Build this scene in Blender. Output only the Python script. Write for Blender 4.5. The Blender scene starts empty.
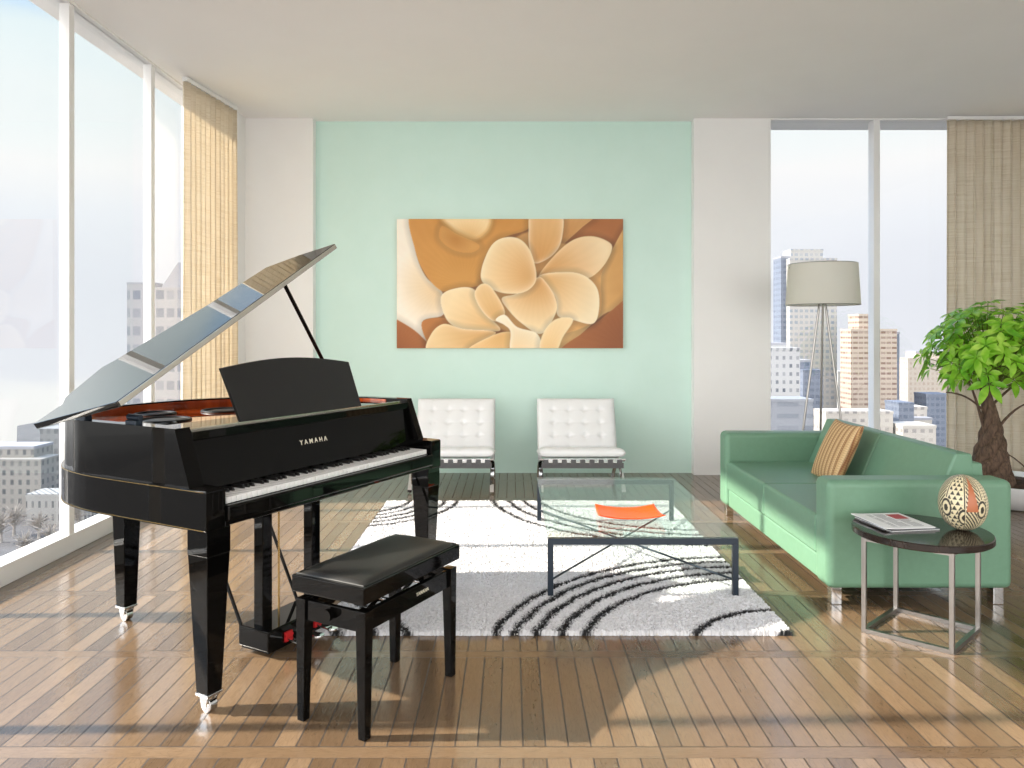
import bpy, bmesh, math, random
import numpy as np
from mathutils import Vector, Matrix, Euler
random.seed(7); rng = np.random.default_rng(7)
PI = math.pi
SC = bpy.context.scene
COL = SC.collection
H = 1.31                                   # camera height

# ------------------------------------------------------------------ materials
def srgb(r, g, b):
    f = lambda c: (c/255/12.92) if c/255 <= .04045 else ((c/255+.055)/1.055)**2.4
    return (f(r), f(g), f(b), 1)

def mat(name, col=(.8, .8, .8, 1), rough=.5, metal=0., **kw):
    m = bpy.data.materials.new(name); m.use_nodes = True
    p = m.node_tree.nodes['Principled BSDF']
    p.inputs['Base Color'].default_value = col
    p.inputs['Roughness'].default_value = rough
    p.inputs['Metallic'].default_value = metal
    for k, v in kw.items():
        p.inputs[k.replace('_', ' ')].default_value = v
    return m

class NT:
    """small node helper"""
    def __init__(s, m):
        s.t = m.node_tree; s.p = s.t.nodes.get('Principled BSDF')
    def n(s, typ, **kw):
        nd = s.t.nodes.new(typ)
        for k, v in kw.items(): setattr(nd, k, v)
        return nd
    def l(s, a, b): s.t.links.new(a, b)
    def math(s, op, a, b=None, c=None):
        nd = s.n('ShaderNodeMath', operation=op)
        for i, v in enumerate((a, b, c)):
            if v is None: continue
            if isinstance(v, (int, float)): nd.inputs[i].default_value = v
            else: s.l(v, nd.inputs[i])
        return nd.outputs[0]
    def mix(s, fac, a, b, blend='MIX'):
        nd = s.n('ShaderNodeMix', data_type='RGBA', blend_type=blend)
        for i, v in ((0, fac), (6, a), (7, b)):
            if isinstance(v, (int, float, tuple)): nd.inputs[i].default_value = v
            else: s.l(v, nd.inputs[i])
        return nd.outputs[2]
    def obj(s):
        c = s.n('ShaderNodeTexCoord'); x = s.n('ShaderNodeSeparateXYZ')
        s.l(c.outputs['Object'], x.inputs[0])
        return c.outputs['Object'], x.outputs[0], x.outputs[1], x.outputs[2]
    def comb(s, x, y, z):
        nd = s.n('ShaderNodeCombineXYZ')
        for i, v in enumerate((x, y, z)):
            if isinstance(v, (int, float)): nd.inputs[i].default_value = v
            else: s.l(v, nd.inputs[i])
        return nd.outputs[0]
    def noise(s, vec, scale, detail=2., rough=.5, dist=0.):
        nd = s.n('ShaderNodeTexNoise')
        nd.inputs['Scale'].default_value = scale; nd.inputs['Detail'].default_value = detail
        nd.inputs['Roughness'].default_value = rough; nd.inputs['Distortion'].default_value = dist
        if vec is not None: s.l(vec, nd.inputs['Vector'])
        return nd.outputs['Fac']
    def white(s, vec):
        nd = s.n('ShaderNodeTexWhiteNoise', noise_dimensions='3D'); s.l(vec, nd.inputs[0]); return nd
    def ramp(s, fac, stops, interp='LINEAR'):
        nd = s.n('ShaderNodeValToRGB'); nd.color_ramp.interpolation = interp
        e = nd.color_ramp.elements
        while len(e) < len(stops): e.new(.5)
        for i, (p, c) in enumerate(stops): e[i].position = p; e[i].color = c
        s.l(fac, nd.inputs[0]); return nd.outputs[0]
    def bump(s, h, strength=.3, dist=.01):
        nd = s.n('ShaderNodeBump'); nd.inputs['Strength'].default_value = strength
        nd.inputs['Distance'].default_value = dist
        s.l(h, nd.inputs['Height']); s.l(nd.outputs[0], s.p.inputs['Normal'])

def mat_vcol(name, rough=.6, **kw):
    m = mat(name, rough=rough, **kw); t = NT(m)
    a = t.n('ShaderNodeAttribute', attribute_name='Col'); t.l(a.outputs['Color'], t.p.inputs['Base Color'])
    return m

def mat_floor():
    m = mat('plank_floor', rough=.2); t = NT(m)
    co, x, y, z = t.obj()
    BW, BL, X0, Y0 = .072, .714, -.25, 2.336-.032
    fx = t.math('DIVIDE', t.math('SUBTRACT', x, X0), BW)
    ix = t.math('FLOOR', fx); rx = t.math('FRACT', fx)
    fy = t.math('DIVIDE', t.math('SUBTRACT', y, Y0), BL)
    iy = t.math('FLOOR', fy); ry = t.math('FRACT', fy)
    strip = t.math('LESS_THAN', ry, .064/BL)
    # module seams every ten boards run through the header strips
    mx = t.math('DIVIDE', t.math('SUBTRACT', x, X0), BW*10)
    imx = t.math('FLOOR', mx); rmx = t.math('FRACT', mx)
    # ids
    cid = t.comb(ix, iy, 0.); sid = t.comb(imx, iy, 7.3)
    w1 = t.white(cid).outputs['Value']; w2 = t.white(sid).outputs['Value']
    tone = t.math('ADD', t.math('MULTIPLY', w1, t.math('SUBTRACT', 1., strip)), t.math('MULTIPLY', w2, strip))
    base = t.ramp(tone, [(0., srgb(98, 79, 60)), (.35, srgb(111, 90, 69)), (.7, srgb(122, 100, 77)), (1., srgb(136, 113, 89))])
    # grain: long along the boards (along x for header strips), shifted per board
    shift = t.math('MULTIPLY', tone, 37.)
    gv1 = t.comb(t.math('ADD', t.math('MULTIPLY', x, 14.), shift), t.math('ADD', t.math('MULTIPLY', y, 2.2), shift), 0.)
    gv2 = t.comb(t.math('ADD', t.math('MULTIPLY', x, 2.2), shift), t.math('ADD', t.math('MULTIPLY', y, 14.), shift), 3.)
    mv = t.n('ShaderNodeMix', data_type='VECTOR'); t.l(strip, mv.inputs[0]); t.l(gv1, mv.inputs[4]); t.l(gv2, mv.inputs[5])
    gv = mv.outputs[1]
    n1 = t.noise(gv, 1.3, 3., .55, .6)
    rings = t.math('ABSOLUTE', t.math('SINE', t.math('MULTIPLY', n1, 42.)))
    fine = t.noise(gv, 9., 4., .7)
    rl = t.ramp(rings, [(0., (.45, .45, .45, 1)), (.18, (.92, .92, .92, 1)), (1., (1, 1, 1, 1))])
    c = t.mix(.6, base, rl, 'MULTIPLY')
    fr = t.ramp(fine, [(.3, (.72, .70, .68, 1)), (.65, (1.1, 1.1, 1.1, 1))])
    c = t.mix(.55, c, fr, 'MULTIPLY')
    # knots
    vo = t.n('ShaderNodeTexVoronoi'); vo.inputs['Scale'].default_value = 1.7; t.l(co, vo.inputs['Vector'])
    nk = t.noise(co, 60., 3.)
    kd = t.math('ADD', vo.outputs['Distance'], t.math('MULTIPLY', t.math('SUBTRACT', nk, .5), .09))
    kf = t.math('LESS_THAN', kd, .022)
    c = t.mix(t.math('MULTIPLY', kf, .8), c, srgb(52, 34, 20))
    # gaps
    g1 = t.math('MULTIPLY', t.math('ADD', t.math('LESS_THAN', rx, .038), t.math('GREATER_THAN', rx, .962)), t.math('SUBTRACT', 1., strip))
    e = .0022/BL
    g2 = t.math('ADD', t.math('LESS_THAN', ry, e), t.math('COMPARE', ry, .064/BL, e))
    g3 = t.math('ADD', t.math('LESS_THAN', rmx, .0038), t.math('GREATER_THAN', rmx, .9962))
    gap = t.math('MINIMUM', t.math('ADD', t.math('ADD', g1, g2), g3), 1.)
    c = t.mix(t.math('MULTIPLY', gap, .88), c, srgb(32, 22, 14))
    t.l(c, t.p.inputs['Base Color'])
    rv = t.math('ADD', .13, t.math('MULTIPLY', fine, .10)); t.l(t.math('ADD', rv, t.math('MULTIPLY', gap, .4)), t.p.inputs['Roughness'])
    hgt = t.math('ADD', t.math('MULTIPLY', fine, .10), t.math('SUBTRACT', 1., gap))
    wob = t.noise(co, 22., 2.)
    hgt = t.math('ADD', hgt, t.math('MULTIPLY', wob, .25))
    t.bump(hgt, .22, .004)
    t.p.inputs['IOR'].default_value = 1.9
    return m

def mat_linen():
    m = bpy.data.materials.new('curtain_linen'); m.use_nodes = True
    t = NT(m); p = t.p; p.inputs['Roughness'].default_value = .9
    co, x, y, z = t.obj()
    along = t.math('ADD', x, y)
    n1 = t.noise(t.comb(t.math('MULTIPLY', along, 3.), 0., t.math('MULTIPLY', z, 90.)), 1., 3., .7)
    n2 = t.noise(t.comb(t.math('MULTIPLY', along, 110.), 0., t.math('MULTIPLY', z, 2.5)), 1., 2., .6)
    s = t.math('ADD', t.math('MULTIPLY', n1, .65), t.math('MULTIPLY', n2, .35))
    c = t.ramp(s, [(.3, srgb(216, 204, 182)), (.5, srgb(236, 227, 210)), (.7, srgb(247, 240, 227))])
    t.l(c, p.inputs['Base Color'])
    tr = t.n('ShaderNodeBsdfTranslucent'); t.l(c, tr.inputs['Color'])
    mx = t.n('ShaderNodeMixShader'); mx.inputs[0].default_value = .45
    out = t.t.nodes['Material Output']
    t.l(p.outputs[0], mx.inputs[1]); t.l(tr.outputs[0], mx.inputs[2]); t.l(mx.outputs[0], out.inputs[0])
    return m

def mat_glass(name, tint=(1, 1, 1, 1), ior=1.35):
    m = bpy.data.materials.new(name); m.use_nodes = True
    t = NT(m); nt = t.t; nt.nodes.remove(t.p)
    tr = t.n('ShaderNodeBsdfTransparent'); tr.inputs[0].default_value = tint
    gl = t.n('ShaderNodeBsdfGlossy'); gl.inputs['Roughness'].default_value = .0
    fr = t.n('ShaderNodeFresnel'); fr.inputs['IOR'].default_value = ior
    # both faces count as outside faces: use the facing angle only
    ge = t.n('ShaderNodeNewGeometry')
    mx = t.n('ShaderNodeMixShader')
    lw = t.n('ShaderNodeLayerWeight'); lw.inputs['Blend'].default_value = .5
    f = t.math('ADD', .04, t.math('MULTIPLY', .7, t.math('POWER', lw.outputs['Facing'], 5.)))
    t.l(f, mx.inputs[0]); t.l(tr.outputs[0], mx.inputs[1]); t.l(gl.outputs[0], mx.inputs[2])
    t.l(mx.outputs[0], nt.nodes['Material Output'].inputs[0])
    nt.nodes.remove(fr); nt.nodes.remove(ge)
    return m

def mat_facade(name, wall, win, px, pz, fx, fz, band=0.):
    """building front: a grid of windows, px x pz metres per bay, fx/fz the glazed share"""
    wall = tuple([c*.42 for c in wall[:3]]+[1]); win = tuple([c*.42 for c in win[:3]]+[1])
    m = mat(name, wall, .8); t = NT(m)
    co, x, y, z = t.obj()
    u = t.math('DIVIDE', t.math('ADD', x, y), px); v = t.math('DIVIDE', z, pz)
    cell = t.comb(t.math('FLOOR', u), t.math('FLOOR', v), 0.)
    wn = t.white(cell).outputs['Value']
    a = t.math('LESS_THAN', t.math('ABSOLUTE', t.math('SUBTRACT', t.math('FRACT', u), .5)), fx/2)
    b = t.math('LESS_THAN', t.math('ABSOLUTE', t.math('SUBTRACT', t.math('FRACT', v), .5)), fz/2)
    k = t.math('MULTIPLY', a, b)
    wc = t.mix(t.math('MULTIPLY', wn, .6), win, wall)
    nn = t.noise(co, .03, 2.)
    wl = t.mix(t.math('MULTIPLY', nn, .25), wall, tuple(list(np.array(wall[:3])*.8)+[1]))
    t.l(t.mix(k, wl, wc), t.p.inputs['Base Color'])
    return m

def mat_wood_dark():
    m = mat('espresso_wood', rough=.12); t = NT(m)
    co, x, y, z = t.obj()
    n = t.noise(t.comb(t.math('MULTIPLY', x, 4.), t.math('MULTIPLY', y, 50.), z), 1., 3.)
    t.l(t.ramp(n, [(.3, srgb(24, 17, 14)), (.7, srgb(48, 36, 30))]), t.p.inputs['Base Color'])
    return m

def mat_mahogany():
    m = mat('mahogany_lacquer', rough=.05); t = NT(m)
    co, x, y, z = t.obj()
    n = t.noise(t.comb(t.math('MULTIPLY', x, 3.), t.math('MULTIPLY', y, 40.), z), 1., 3.)
    t.l(t.ramp(n, [(.3, srgb(120, 48, 18)), (.7, srgb(168, 74, 30))]), t.p.inputs['Base Color'])
    t.p.inputs['Coat Weight'].default_value = 1.; t.p.inputs['Coat Roughness'].default_value = .02
    return m

def mat_noise(name, c1, c2, scale, rough=.6, bump=0., stretch=(1, 1, 1), **kw):
    m = mat(name, rough=rough, **kw); t = NT(m)
    co, x, y, z = t.obj()
    v = t.comb(t.math('MULTIPLY', x, stretch[0]), t.math('MULTIPLY', y, stretch[1]), t.math('MULTIPLY', z, stretch[2]))
    n = t.noise(v, scale, 4., .6)
    t.l(t.ramp(n, [(.3, c1), (.7, c2)]), t.p.inputs['Base Color'])
    if bump: t.bump(n, bump, .01)
    return m

def mat_leaf():
    m = mat('pachira_leaf', rough=.35); t = NT(m)
    co, x, y, z = t.obj()
    n = t.noise(co, 9., 2.)
    c = t.ramp(n, [(.3, srgb(96, 168, 36)), (.5, srgb(146, 206, 56)), (.7, srgb(196, 232, 104))])
    t.l(c, t.p.inputs['Base Color'])
    tr = t.n('ShaderNodeBsdfTranslucent'); t.l(c, tr.inputs['Color'])
    mx = t.n('ShaderNodeMixShader'); mx.inputs[0].default_value = .35
    t.l(t.p.outputs[0], mx.inputs[1]); t.l(tr.outputs[0], mx.inputs[2])
    t.l(mx.outputs[0], t.t.nodes['Material Output'].inputs[0])
    return m

M = {}
M['floor'] = mat_floor()
M['wall'] = mat_noise('white_plaster', (.88, .88, .87, 1), (.90, .90, .89, 1), 3., .85)
M['ceil'] = mat_noise('ceiling_plaster', (.92, .91, .90, 1), (.94, .93, .92, 1), 2., .9)
M['teal'] = mat_noise('mint_paint', srgb(211, 239, 229), srgb(215, 242, 233), 3., .85)
M['frame'] = mat('white_window_frame', (.86, .86, .85, 1), .35)
M['pane'] = mat_glass('window_glass')
M['linen'] = mat_linen()
M['black'] = mat('piano_black', (.0022, .0021, .002, 1), .03, IOR=1.28)
M['lid_lacquer'] = mat('lid_lacquer', (.0024, .0023, .0022, 1), .02, IOR=1.65)
M['satin_black'] = mat('satin_black', (.010, .010, .010, 1), .35)
M['leather_black'] = mat_noise('black_leather', (.010, .010, .009, 1), (.016, .016, .015, 1), 160., .42, .05)
M['felt_black'] = mat('speaker_black', (.004, .004, .004, 1), .45, IOR=1.3)
M['mahogany'] = mat_mahogany()
M['chrome'] = mat('polished_chrome', (.82, .83, .84, 1), .09, 1.)
M['steel'] = mat('brushed_steel', srgb(160, 157, 154), .28, 1.)
M['brass'] = mat('brass', srgb(205, 170, 105), .2, 1.)
M['red_felt'] = mat('red_felt', srgb(190, 22, 26), .8)
M['ivory'] = mat('white_key', (.86, .86, .85, 1), .15)
M['ebony'] = mat('black_key', (.008, .008, .008, 1), .3)
M['lettering'] = mat('pale_lettering', srgb(226, 220, 200), .3)
M['edge_cream'] = mat('lid_edge', srgb(205, 200, 188), .12, .85)
M['sofa'] = mat_noise('mint_green_leather', srgb(106, 145, 120), srgb(110, 149, 124), 30., .42, .02)
M['seam'] = mat('seam_green', srgb(52, 96, 70), .7)
M['white_leather'] = mat('white_leather', (.86, .87, .88, 1), .42)
M['strap'] = mat('grey_strap', srgb(92, 92, 94), .6)
M['strap_white'] = mat('white_strap', srgb(225, 225, 225), .6)
M['tglass'] = mat_glass('table_glass', (.90, .955, .94, 1), 1.5)
M['gunmetal'] = mat('slate_metal', srgb(44, 54, 66), .35, .4)
M['orange'] = mat('orange_lacquer', srgb(240, 78, 6), .3)
M['espresso'] = mat_wood_dark()
M['shade'] = None
M['soil'] = mat_noise('potting_soil', srgb(44, 30, 22), srgb(86, 62, 46), 40., .95, .6)
M['bark'] = mat_noise('plant_bark', srgb(58, 44, 36), srgb(122, 98, 80), 14., .85, .8, (5, 5, 1.2))
M['leaf'] = mat_leaf()
M['pot'] = mat('white_ceramic', (.84, .85, .86, 1), .2)
M['paper'] = mat('white_paper', (.84, .84, .84, 1), .55)
M['ink'] = mat('grey_print', srgb(150, 150, 154), .6)
M['redprint'] = mat('red_print', srgb(178, 70, 76), .6)
M['cover'] = mat('dark_cover', srgb(40, 42, 50), .3)
m = mat('lamp_shade_fabric', srgb(236, 235, 228), .9); t = NT(m)
tr = t.n('ShaderNodeBsdfTranslucent'); tr.inputs[0].default_value = srgb(244, 242, 234)
mx = t.n('ShaderNodeMixShader'); mx.inputs[0].default_value = .5
t.l(t.p.outputs[0], mx.inputs[1]); t.l(tr.outputs[0], mx.inputs[2]); t.l(mx.outputs[0], t.t.nodes['Material Output'].inputs[0])
M['shade'] = m
M['ground'] = mat_noise('city_ground', srgb(58, 58, 62), srgb(84, 84, 87), .12, .95)
M['bare_tree'] = mat_noise('bare_tree', srgb(120, 117, 116), srgb(150, 146, 142), 1.2, .95)
M['roof_grey'] = mat('roof_grey', srgb(132, 134, 142), .9)

# ------------------------------------------------------------------ mesh helpers
class MB:
    def __init__(s): s.b = bmesh.new()
    def hull(s, pts_bottom, pts_top):
        """prism between two matching rings"""
        n = len(pts_bottom)
        a = [s.b.verts.new(p) for p in pts_bottom]; c = [s.b.verts.new(p) for p in pts_top]
        fs = [s.b.faces.new(a[::-1]), s.b.faces.new(c)]
        for i in range(n): fs.append(s.b.faces.new((a[i], a[(i+1) % n], c[(i+1) % n], c[i])))
        return a+c, fs
    def box(s, x0, x1, y0, y1, z0, z1, bev=0., seg=2, mtx=None):
        q = [(x0, y0), (x1, y0), (x1, y1), (x0, y1)]
        v, f = s.hull([(*p, z0) for p in q], [(*p, z1) for p in q])
        s._fin(v, f, bev, seg, mtx); return s
    def prism(s, poly, z0, z1, bev=0., seg=2, mtx=None):
        v, f = s.hull([(*p, z0) for p in poly], [(*p, z1) for p in poly])
        s._fin(v, f, bev, seg, mtx); return s
    def loft(s, p0, p1, bev=0., seg=2, mtx=None):
        v, f = s.hull(p0, p1); s._fin(v, f, bev, seg, mtx); return s
    def _fin(s, v, f, bev, seg, mtx):
        if mtx is not None:
            for q in v: q.co = mtx @ q.co
        if bev > 0:
            es = list({e for ff in f for e in ff.edges})
            bmesh.ops.bevel(s.b, geom=es, offset=bev, segments=seg, affect='EDGES', profile=.5)
    def tube(s, pts, r, seg=10, closed=False):
        pts = [Vector(p) for p in pts]; n = len(pts); rings = []
        up = Vector((0, 0, 1))
        for i, p in enumerate(pts):
            if closed: d = pts[(i+1) % n]-pts[i-1]
            else: d = pts[min(i+1, n-1)]-pts[max(i-1, 0)]
            d.normalize()
            a = d.cross(up)
            if a.length < .05: a = d.cross(Vector((1, 0, 0)))
            a.normalize(); c = a.cross(d)
            rr = r[i] if isinstance(r, (list, tuple)) else r
            rings.append([s.b.verts.new(p+a*math.cos(2*PI*k/seg)*rr+c*math.sin(2*PI*k/seg)*rr) for k in range(seg)])
        m_ = n if closed else n-1
        for i in range(m_):
            A, B = rings[i], rings[(i+1) % n]
            for k in range(seg): s.b.faces.new((A[k], A[(k+1) % seg], B[(k+1) % seg], B[k]))
        if not closed: s.b.faces.new(rings[0][::-1]); s.b.faces.new(rings[-1])
        return s
    def bar(s, p0, p1, w, d, side=(0, 0, 1), bev=0.):
        """rectangular bar from p0 to p1, w across 'side x axis', d along side"""
        p0, p1 = Vector(p0), Vector(p1); ax = (p1-p0).normalized(); sd = Vector(side)
        a = ax.cross(sd).normalized(); c = a.cross(ax).normalized()
        q = [(-1, -1), (1, -1), (1, 1), (-1, 1)]
        s.loft([p0+a*i*w/2+c*j*d/2 for i, j in q], [p1+a*i*w/2+c*j*d/2 for i, j in q], bev); return s
    def ribbon(s, pts, w, t, axis=(1, 0, 0)):
        """flat bar following pts, width w along axis, thickness t"""
        ax = Vector(axis); pts = [Vector(p) for p in pts]; n = len(pts); R = []
        for i, p in enumerate(pts):
            d = (pts[min(i+1, n-1)]-pts[max(i-1, 0)]).normalized(); nn = ax.cross(d).normalized()
            R.append([s.b.verts.new(p+ax*a*w/2+nn*b*t/2) for a, b in ((-1, -1), (1, -1), (1, 1), (-1, 1))])
        for i in range(n-1):
            for k in range(4): s.b.faces.new((R[i][k], R[i][(k+1) % 4], R[i+1][(k+1) % 4], R[i+1][k]))
        s.b.faces.new(R[0][::-1]); s.b.faces.new(R[-1]); return s
    def lathe(s, prof, seg=32, c=(0, 0, 0), sx=1., sy=1., caps=True):
        R = []
        for r, z in prof:
            R.append([s.b.verts.new((c[0]+r*sx*math.cos(2*PI*k/seg), c[1]+r*sy*math.sin(2*PI*k/seg), c[2]+z)) for k in range(seg)])
        for i in range(len(R)-1):
            for k in range(seg): s.b.faces.new((R[i][k], R[i][(k+1) % seg], R[i+1][(k+1) % seg], R[i+1][k]))
        if caps:
            s.b.faces.new(R[0][::-1]); s.b.faces.new(R[-1])
        return s
    def torus(s, c, R, r, seg=32, rs=8, sz=1.):
        pts = [(c[0]+R*math.cos(2*PI*k/seg), c[1]+R*math.sin(2*PI*k/seg), c[2]) for k in range(seg)]
        s.tube(pts, r, rs, True); return s
    def build(s, name, m, parent=None, loc=(0, 0, 0), rotz=0., smooth=38):
        me = bpy.data.meshes.new(name)
        bmesh.ops.recalc_face_normals(s.b, faces=s.b.faces[:])
        s.b.to_mesh(me); s.b.free()
        o = link(name, me, m, parent, loc, rotz, smooth)
        if smooth:
            wn = o.modifiers.new('weighted_normals', 'WEIGHTED_NORMAL'); wn.keep_sharp = True; wn.weight = 100
        return o

def link(name, me, m, parent=None, loc=(0, 0, 0), rotz=0., smooth=38):
    if m is not None: me.materials.append(m)
    if smooth:
        me.polygons.foreach_set('use_smooth', [True]*len(me.polygons))
        me.set_sharp_from_angle(angle=math.radians(smooth))
    o = bpy.data.objects.new(name, me); COL.objects.link(o)
    o.location = loc; o.rotation_euler = (0, 0, rotz)
    if parent is not None: o.parent = parent
    return o

def empty(name, loc, rotz=0.):
    o = bpy.data.objects.new(name, None); COL.objects.link(o)
    o.empty_display_size = .1; o.location = loc; o.rotation_euler = (0, 0, rotz); return o

def tag(o, label=None, cat=None, group=None, kind=None):
    if label: o['label'] = label
    if cat: o['category'] = cat
    if group: o['group'] = group
    if kind: o['kind'] = kind
    return o
def struct(o, label, cat): return tag(o, label, cat, None, 'structure')

def copy_thing(root, loc, rotz, label):
    r = root.copy(); COL.objects.link(r); r.location = loc; r.rotation_euler = (0, 0, rotz); r['label'] = label
    for ch in list(root.children):
        c = ch.copy(); COL.objects.link(c); c.parent = r
        for g in list(ch.children):
            d = g.copy(); COL.objects.link(d); d.parent = c
    return r

def grid_mesh(name, P):
    """P: (ny, nx, 3) array of positions -> quad mesh"""
    ny, nx = P.shape[:2]
    idx = np.arange(ny*nx).reshape(ny, nx)
    q = np.stack([idx[:-1, :-1], idx[:-1, 1:], idx[1:, 1:], idx[1:, :-1]], -1).reshape(-1, 4)
    me = bpy.data.meshes.new(name)
    me.from_pydata(P.reshape(-1, 3).tolist(), [], q.tolist()); me.update()
    return me

def paint(me, rgb):
    """rgb linear (n,3) per vertex"""
    a = me.color_attributes.new('Col', 'FLOAT_COLOR', 'POINT')
    n = len(me.vertices); c = np.ones((n, 4), dtype=np.float32); c[:, :3] = rgb
    a.data.foreach_set('color', c.ravel())

def lin(c): 
    c = np.asarray(c, float)/255.
    return np.where(c <= .04045, c/12.92, ((c+.055)/1.055)**2.4)

def catmull(pts, k=6, closed=True):
    pts = np.asarray(pts, float); n = len(pts); out = []
    rngi = range(n) if closed else range(n-1)
    for i in rngi:
        if closed: p0, p1, p2, p3 = pts[i-1], pts[i], pts[(i+1) % n], pts[(i+2) % n]
        else: p0, p1, p2, p3 = pts[max(i-1, 0)], pts[i], pts[i+1], pts[min(i+2, n-1)]
        for j in range(k):
            t = j/k
            out.append(.5*((2*p1)+(-p0+p2)*t+(2*p0-5*p1+4*p2-p3)*t*t+(-p0+3*p1-3*p2+p3)*t**3))
    if not closed: out.append(pts[-1])
    return np.array(out)

# ------------------------------------------------------------------ camera, world, sun
cam = bpy.data.cameras.new('camera'); co = bpy.data.objects.new('camera', cam); COL.objects.link(co)
co.location = (0, 0, H); co.rotation_euler = (PI/2, 0, 0)
cam.sensor_width = 36; cam.lens = 748/1024*36
cam.shift_x = 1/1024; cam.shift_y = -51/1024
cam.clip_start = .05; cam.clip_end = 2000
SC.camera = co

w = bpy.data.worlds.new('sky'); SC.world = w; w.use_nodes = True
class _W: pass
fake = _W(); fake.node_tree = w.node_tree
t = NT(fake)
tc = t.n('ShaderNodeTexCoord'); sx = t.n('ShaderNodeSeparateXYZ'); t.l(tc.outputs['Generated'], sx.inputs[0])
dx, dy, dz = sx.outputs
el = t.math('ADD', t.math('MULTIPLY', dz, .5), .5)         # 0..1, .5 = horizon
nz = t.n('ShaderNodeTexNoise'); nz.inputs['Scale'].default_value = 2.6; nz.inputs['Detail'].default_value = 5
t.l(t.comb(dx, dy, t.math('MULTIPLY', dz, 4.)), nz.inputs['Vector'])
el2 = t.math('ADD', el, t.math('MULTIPLY', t.math('SUBTRACT', nz.outputs['Fac'], .5), .05))
sky = t.ramp(el2, [(0., (.26, .26, .27, 1)), (.36, (.30, .30, .31, 1)), (.425, (.45, .45, .46, 1)), (.445, (.98, .98, .96, 1)), (.468, (.98, .98, .97, 1)), (.478, (.84, .86, .92, 1)), (.53, (.82, .85, .92, 1)), (.565, (.90, .93, .98, 1)),
                  (.60, (1.0, 1.0, 1.0, 1)), (.64, (.90, .99, 1.0, 1)), (.658, (.84, .97, 1.0, 1)), (.674, (.50, .74, 1.0, 1)), (.80, (.40, .64, .98, 1)), (1., (.40, .60, .92, 1))])
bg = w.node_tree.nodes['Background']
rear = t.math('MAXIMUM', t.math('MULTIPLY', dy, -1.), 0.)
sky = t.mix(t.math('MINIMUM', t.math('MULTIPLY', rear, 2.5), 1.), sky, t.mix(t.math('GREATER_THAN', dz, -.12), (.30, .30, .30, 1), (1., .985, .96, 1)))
t.l(sky, bg.inputs['Color'])
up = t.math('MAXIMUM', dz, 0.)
stren = t.math('ADD', .64, t.math('ADD', t.math('MULTIPLY', rear, 1.7), t.math('ADD', t.math('MULTIPLY', t.math('MAXIMUM', t.math('SUBTRACT', dz, .34), 0.), 2.6), t.math('MULTIPLY', t.math('MULTIPLY', t.math('MAXIMUM', t.math('SUBTRACT', t.math('MULTIPLY', dx, -1.), .58), 0.), t.math('MINIMUM', t.math('MULTIPLY', up, 6.), 1.)), 5.5))))  # sky out of view behind, overhead and far left is raised as added fill
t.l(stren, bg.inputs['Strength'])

sl = bpy.data.lights.new('sun', 'SUN'); so = bpy.data.objects.new('sun', sl); COL.objects.link(so)
ELV = math.radians(34.5)
d = Vector((math.cos(ELV), .02, -math.sin(ELV)))
so.rotation_euler = d.to_track_quat('-Z', 'Y').to_euler(); so.location = (-8, 3, 7)
sl.energy = 7.2; sl.color = (1., .91, .77); sl.angle = math.radians(.9)

SC.view_settings.view_transform = 'Standard'; SC.view_settings.look = 'None'
SC.view_settings.exposure = .68; SC.view_settings.gamma = 1.; SC.view_settings.use_curve_mapping = False

# ------------------------------------------------------------------ the room
CZ = 3.29
XL, XR, YB, YF = -2.62, 5.3, 6.9, -1.6
struct(MB().box(XL-.25, XR+.2, YF, 7.3, -.25, 0).build('floor', M['floor']), 'glossy brown plank floor with header strips', 'floor')
struct(MB().box(XL-.25, XR+.2, YF, 7.3, CZ, CZ+.25).build('ceiling', M['ceil']), 'plain white ceiling', 'ceiling')
mb = MB().box(-1.826, 1.688, 7.0, 7.3, 0, CZ); struct(mb.build('wall_back', M['teal']), 'mint green back wall', 'wall')
struct(MB().box(-2.45, -1.826, YB, 7.3, 0, CZ).build('wall_pier_left', M['wall']), 'white pier left of the mint wall', 'wall')
struct(MB().box(1.688, 2.372, YB, 7.3, 0, CZ).build('wall_pier_right', M['wall']), 'white pier right of the mint wall', 'wall')
struct(MB().box(XL-.25, -2.45, 6.51, 7.3, 0, CZ).build('wall_left', M['wall']), 'white corner pier beside the left curtain', 'wall')
struct(MB().box(XR, XR+.2, YF, 7.3, 0, CZ).build('wall_right', M['wall']), 'white right wall', 'wall')

# left glazing
WX = XL
mb = MB().box(WX-.12, WX+.0, YF, 6.51, 0, .11, .004)          # sill rail
win = mb.build('window_1', M['frame']); struct(win, 'floor to ceiling window wall on the left', 'window')
MB().box(WX-.12, WX, YF, 6.51, CZ-.016, CZ).build('top_rail', M['frame'], win)
mys = [4.445+1.015*k for k in (-5, -4, -3, -2, -1, 0, 1)]
for y in mys:
    MB().box(WX-.065, WX-.005, y, y+.055, .11, CZ-.016, .003).build('mullion', M['frame'], win)
ed = [YF]+mys+[6.51]
for a, b in zip(ed[:-1], ed[1:]):
    y0 = a+.055 if a != YF else a
    MB().box(WX-.045, WX-.033, y0, b, .11, CZ-.016).build('pane', M['pane'], win)

# back right glazing
mb = MB().box(2.372, XR, YB, YB+.12, 0, .1, .004)
win = mb.build('window_2', M['frame']); struct(win, 'tall window wall beside the right pier', 'window')
MB().box(2.372, XR, YB, YB+.12, CZ-.012, CZ).build('top_rail', M['frame'], win)
for x0, x1 in ((2.372, 2.397), (3.347, 3.405), (4.35, 4.41)):
    MB().box(x0, x1, YB, YB+.11, .1, CZ-.012, .003).build('mullion', M['frame'], win)
for x0, x1 in ((2.397, 3.347), (3.405, 4.35), (4.41, XR)):
    MB().box(x0, x1, YB+.05, YB+.062, .1, CZ-.012).build('pane', M['pane'], win)

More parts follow.
